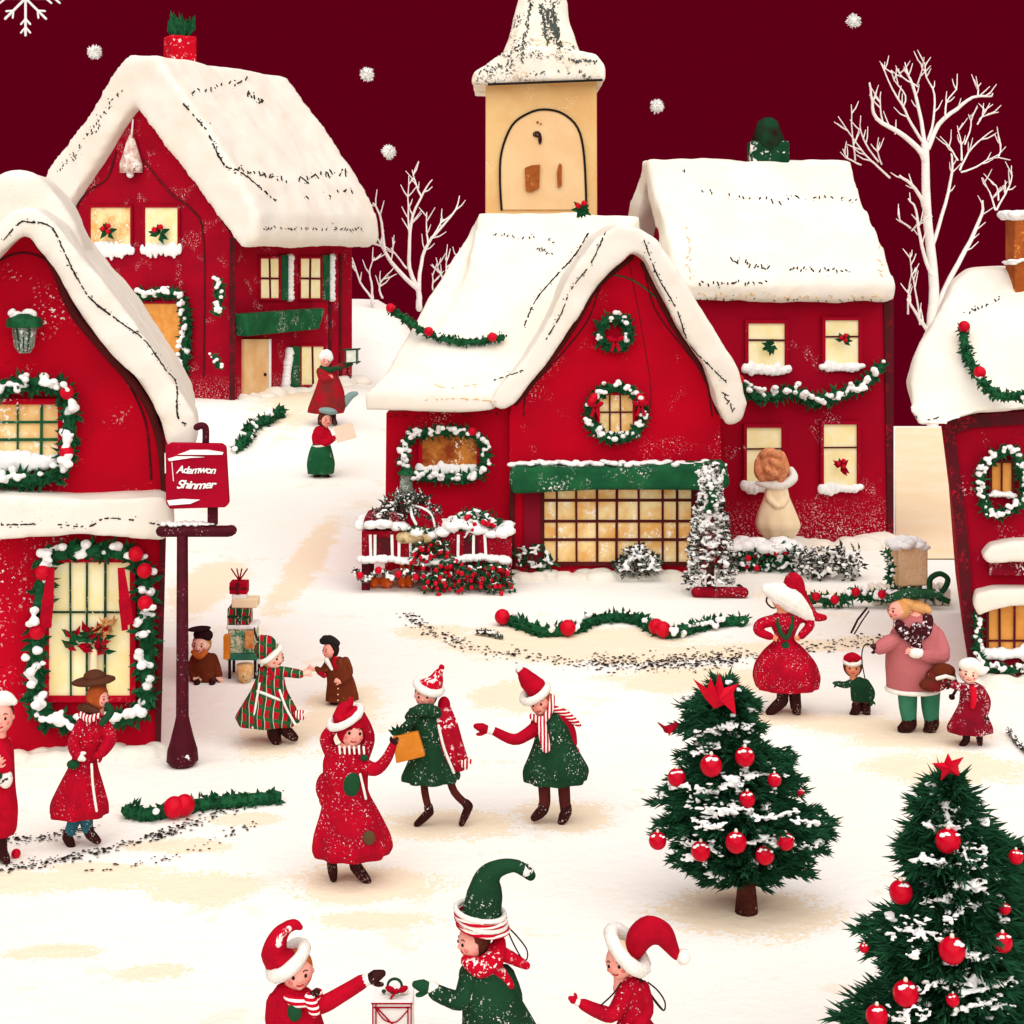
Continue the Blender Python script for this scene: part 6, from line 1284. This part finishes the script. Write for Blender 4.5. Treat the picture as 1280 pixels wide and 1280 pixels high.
# ---- foreground boy with red hat
dF = GD(1440)
f = Fig(385, 1440, 'foreground child in a red coat and curled red cap stretching out a dark mitten', skin, d=dF, vox=1.2)
f.head(372, 1215, 19, 21, 16, -4); f.hair(hair_o, .3, 1.06, .0)
f.hat([(348, 1212), (343, 1192), (348, 1172), (358, 1160), (368, 1156), (375, 1159)], [12, 17, 12, 8, 7, 4], red_plain, brim=(360, 1200, 24, 8.5, 33), extra_balls=[(355, 1199, 20, 19, 12)])
f.T([(349, 1176, -9), (352, 1166, -7), (362, 1158, -6)], [5, 4.5, 4], 'hat_fleck', mat('white knit flecks', '#f6efe8', speck=('#bd0423', 40, .5, 20, .3)))
f.coat([(1232, 362, 16), (1242, 366, 27), (1262, 368, 31), (1290, 374, 34), (1330, 380, 44), (1370, 384, 52), (1380, 384, 50)], red_plain,
       [([(385, 1250, -8), (405, 1247, -18), (430, 1232, -22), (455, 1216, -24)], [14, 11, 10, 9]), ([(345, 1250, -4), (345, 1275, -12), (365, 1285, -26)], [12, 11, 9])], folds=6, amp=.04)
f.mitten(461, 1213, 22, 20, 8, brown, dy=-24, thumb=-1, cuff=white_fur); f.mitten(366, 1285, 10, 12, 7, brown, dy=-27)
f.T([(362, 1238, -18), (374, 1242, -24), (392, 1240, -22), (400, 1233, -18)], [5, 7, 7, 6], 'scarf', stripe_rwz); f.B(372, 1252, 9, 4, 12, 'neckerchief', green_mit, dy=-27)
f.T([(391, 1236, -26), (397, 1250, -30)], [8, 7], 'muff', stripe_rwz); f.T([(392, 1232, -26), (400, 1226, -27), (399, 1231, -27)], [4, 4, 3], 'glove', brown)
f.leg([(370, 1365), (370, 1425)], [10, 8], (362, 1437), brown_tight, shaft=.4); f.leg([(398, 1365), (398, 1425)], [10, 8], (408, 1437), brown_tight, shaft=.4); f.done(.9)
# ---- foreground person with tall green hat
f = Fig(610, 1440, 'foreground person in profile with a tall drooping green hat, red scarf and green coat', skin, d=dF, vox=1.2)
f.head(590, 1176, 17, 21, -66, -6, nose=1.35); f.hair(hair_b, .35, 1.1, .05)
f.hat([(602, 1142), (606, 1118), (610, 1098), (622, 1086), (642, 1082), (656, 1088), (663, 1094)], [25, 23, 17, 11, 8, 8, 7], green_cloth, brim=None)
for y, dx in ((1136, 0), (1142, 1), (1148, 2), (1154, 4)): f.ring(600+dx, y+3, 31, 3.4, -9, 'hat_band', white_fur if y in (1136, 1148) else stripe_rwz, hd=25, drop=.1)
for y, k in ((1138, 31.5), (1149, 33), (1156, 31)): f.ring(601, y+2, k, 1.1, -9, 'hat_stripe', red_plain, hd=27, drop=.1)
f.B(658, 1088, 9, 9, 8, 'hat_tip', mat('stippled knit', '#f1eee6', speck=('#1a2a20', 40, .53, 20, .3), vs=9))
f.coat([(1200, 602, 20), (1216, 604, 32), (1245, 613, 36), (1280, 624, 46), (1320, 630, 60), (1370, 634, 72), (1385, 634, 70)], green_cloth,
       [([(588, 1216, -8), (578, 1240, -20), (562, 1236, -24), (546, 1228, -26)], [14, 12, 11, 10]), ([(630, 1222, 6), (642, 1255, 0), (622, 1280, -24)], [14, 12, 9])], folds=7, amp=.05)
f.mitten(540, 1222, 168, 19, 8, green_mit, dy=-26, thumb=1, cuff=white_fur); f.mitten(620, 1282, 190, 12, 8, green_mit, dy=-26)
f.T([(584, 1196, -12), (600, 1200, -20), (618, 1192, -14), (624, 1180, 2)], [8, 13, 13, 9], 'scarf', scarf_r); f.T([(618, 1185, -4), (638, 1196, -2), (658, 1207, 0)], [9, 8, 5], 'scarf_end', scarf_r)
f.T([(606, 1198, -10), (624, 1212, -8), (638, 1228, -8)], [10, 9, 5], 'scarf_end', scarf_r)
for L in ([(634, 1158), (646, 1170), (658, 1186), (659, 1198), (654, 1202)], [(634, 1162), (642, 1180), (652, 1198), (656, 1202)]): f.T(L, [1, .9], 'hat_cord', black)
f.leg([(615, 1365), (612, 1425)], [11, 9], (600, 1437), brown_tight, shaft=.4); f.leg([(645, 1365), (650, 1425)], [11, 9], (640, 1437), brown_tight, shaft=.4); f.done(.9)
# ---- foreground girl in santa hat
f = Fig(790, 1440, 'foreground girl in a red dress and floppy red hat with white pompom', skin, d=dF, vox=1.2)
f.head(774, 1202, 17, 20, -28, -10); f.hair(cream_cloth, .3, 1.04, .0)
f.hat([(794, 1186), (800, 1172), (812, 1163), (828, 1168), (838, 1182), (845, 1194)], [13, 17, 18, 15, 10, 6], red_plain, brim=(784, 1187, 28, 9, -42), pom=(854, 1196, 9.5))
f.coat([(1222, 788, 11), (1232, 790, 18), (1252, 791, 16), (1270, 792, 17), (1300, 798, 36), (1350, 800, 58), (1378, 800, 56)], red_cloth,
       [([(782, 1234, -6), (766, 1258, -18), (748, 1254, -22), (728, 1244, -24)], [11, 10, 9, 7]), ([(802, 1236, 0), (808, 1262, -4), (790, 1280, -20)], [11, 9, 7])], folds=8, amp=.06, name='dress')
f.mitten(719, 1240, 150, 8, 5, red_plain, dy=-24, cuff=white_fur, thumb=-1); f.mitten(790, 1282, 200, 9, 6, red_plain, dy=-21)
f.T([(790, 1205, -8), (800, 1222, -4), (806, 1232, 0)], [2, 2], 'braid', hair_d)
for L in ([(803, 1228), (812, 1242), (822, 1256), (830, 1263), (831, 1252), (822, 1238), (810, 1228)], [(806, 1228), (815, 1245), (829, 1263)], [(775, 1220, -18), (765, 1232, -22), (750, 1244, -26)]): f.T(L, [1.1, 1], 'hat_cord', black)
f.leg([(785, 1365), (783, 1425)], [9, 7], (775, 1437), brown_tight, shaft=.4); f.leg([(815, 1365), (817, 1425)], [9, 7], (826, 1437), brown_tight, shaft=.4); f.done(.9)
# ---- white gift between the foreground children
dG = GD(1345); gG = lambda x, y, dy=0: W(x, y, dG)+Vector((0, dy, 0)); kk = dG/F
gr = root('gift_box', gG(490, 1345, .12), 'tall white gift box outlined in red ribbon with a wreath bow on top', 'present')
MB().prism([gG(465, 1254), gG(515, 1254), gG(515, 1345), gG(465, 1345)], (0, .22, 0)).build('box', white_paint, gr, bevel=.006)
mb = MB()
for a, b in (((466, 1254), (466, 1345)), ((470, 1254), (470, 1345)), ((514, 1254), (514, 1345)), ((510, 1258), (510, 1345)), ((464, 1254), (516, 1254)), ((467, 1259), (513, 1259)), ((472, 1260), (500, 1290))): mb.bar(gG(*a, -.002), gG(*b, -.002), 1.6*kk, .005, (0, -1, 0))
for L in ([(470, 1260), (480, 1274), (495, 1277), (510, 1262)], [(470, 1290), (485, 1302), (500, 1300), (511, 1290)]): mb.tube(spline([gG(x, y, -.004) for x, y in L], 5), .9*kk, 5)
mb.build('ribbon', red_plain, gr)
wr = root('bow', gG(490, 1254, .1), 'small wreath ring with a red bow on top of the white gift box', 'bow')
MB().tube([gG(492+9*math.cos(t), 1241-9*math.sin(t), .08) for t in [k*math.pi/8 for k in range(16)]], 1.8*kk, 6, closed=True).build('ring', green_mit, wr, smooth=True)
mb = MB(); p = gG(495, 1244, .05); mb.ball(p, 3*kk)
for sg, an in ((-1, .4), (1, .5)): mb.ball(p+Vector((sg*8*kk, 0, 2*kk)), (7*kk, 3*kk, 4*kk), 10, 6, rot=Matrix.Rotation(-sg*an, 3, 'Y'))
mb.tube([p, gG(488, 1252, .04)], 1.5*kk, 5); mb.build('loop', red_plain, wr, smooth=True)
MB().ball(gG(504, 1249, .1), (6*kk, 5*kk, 4*kk)).ball(gG(488, 1251, .1), (6*kk, 5*kk, 3.4*kk)).build('tissue', white_fur, wr, smooth=True); MB().ball(gG(478, 1250, .1), (3*kk, 3*kk, 2.4*kk)).build('bell', green_mit, wr, smooth=True)
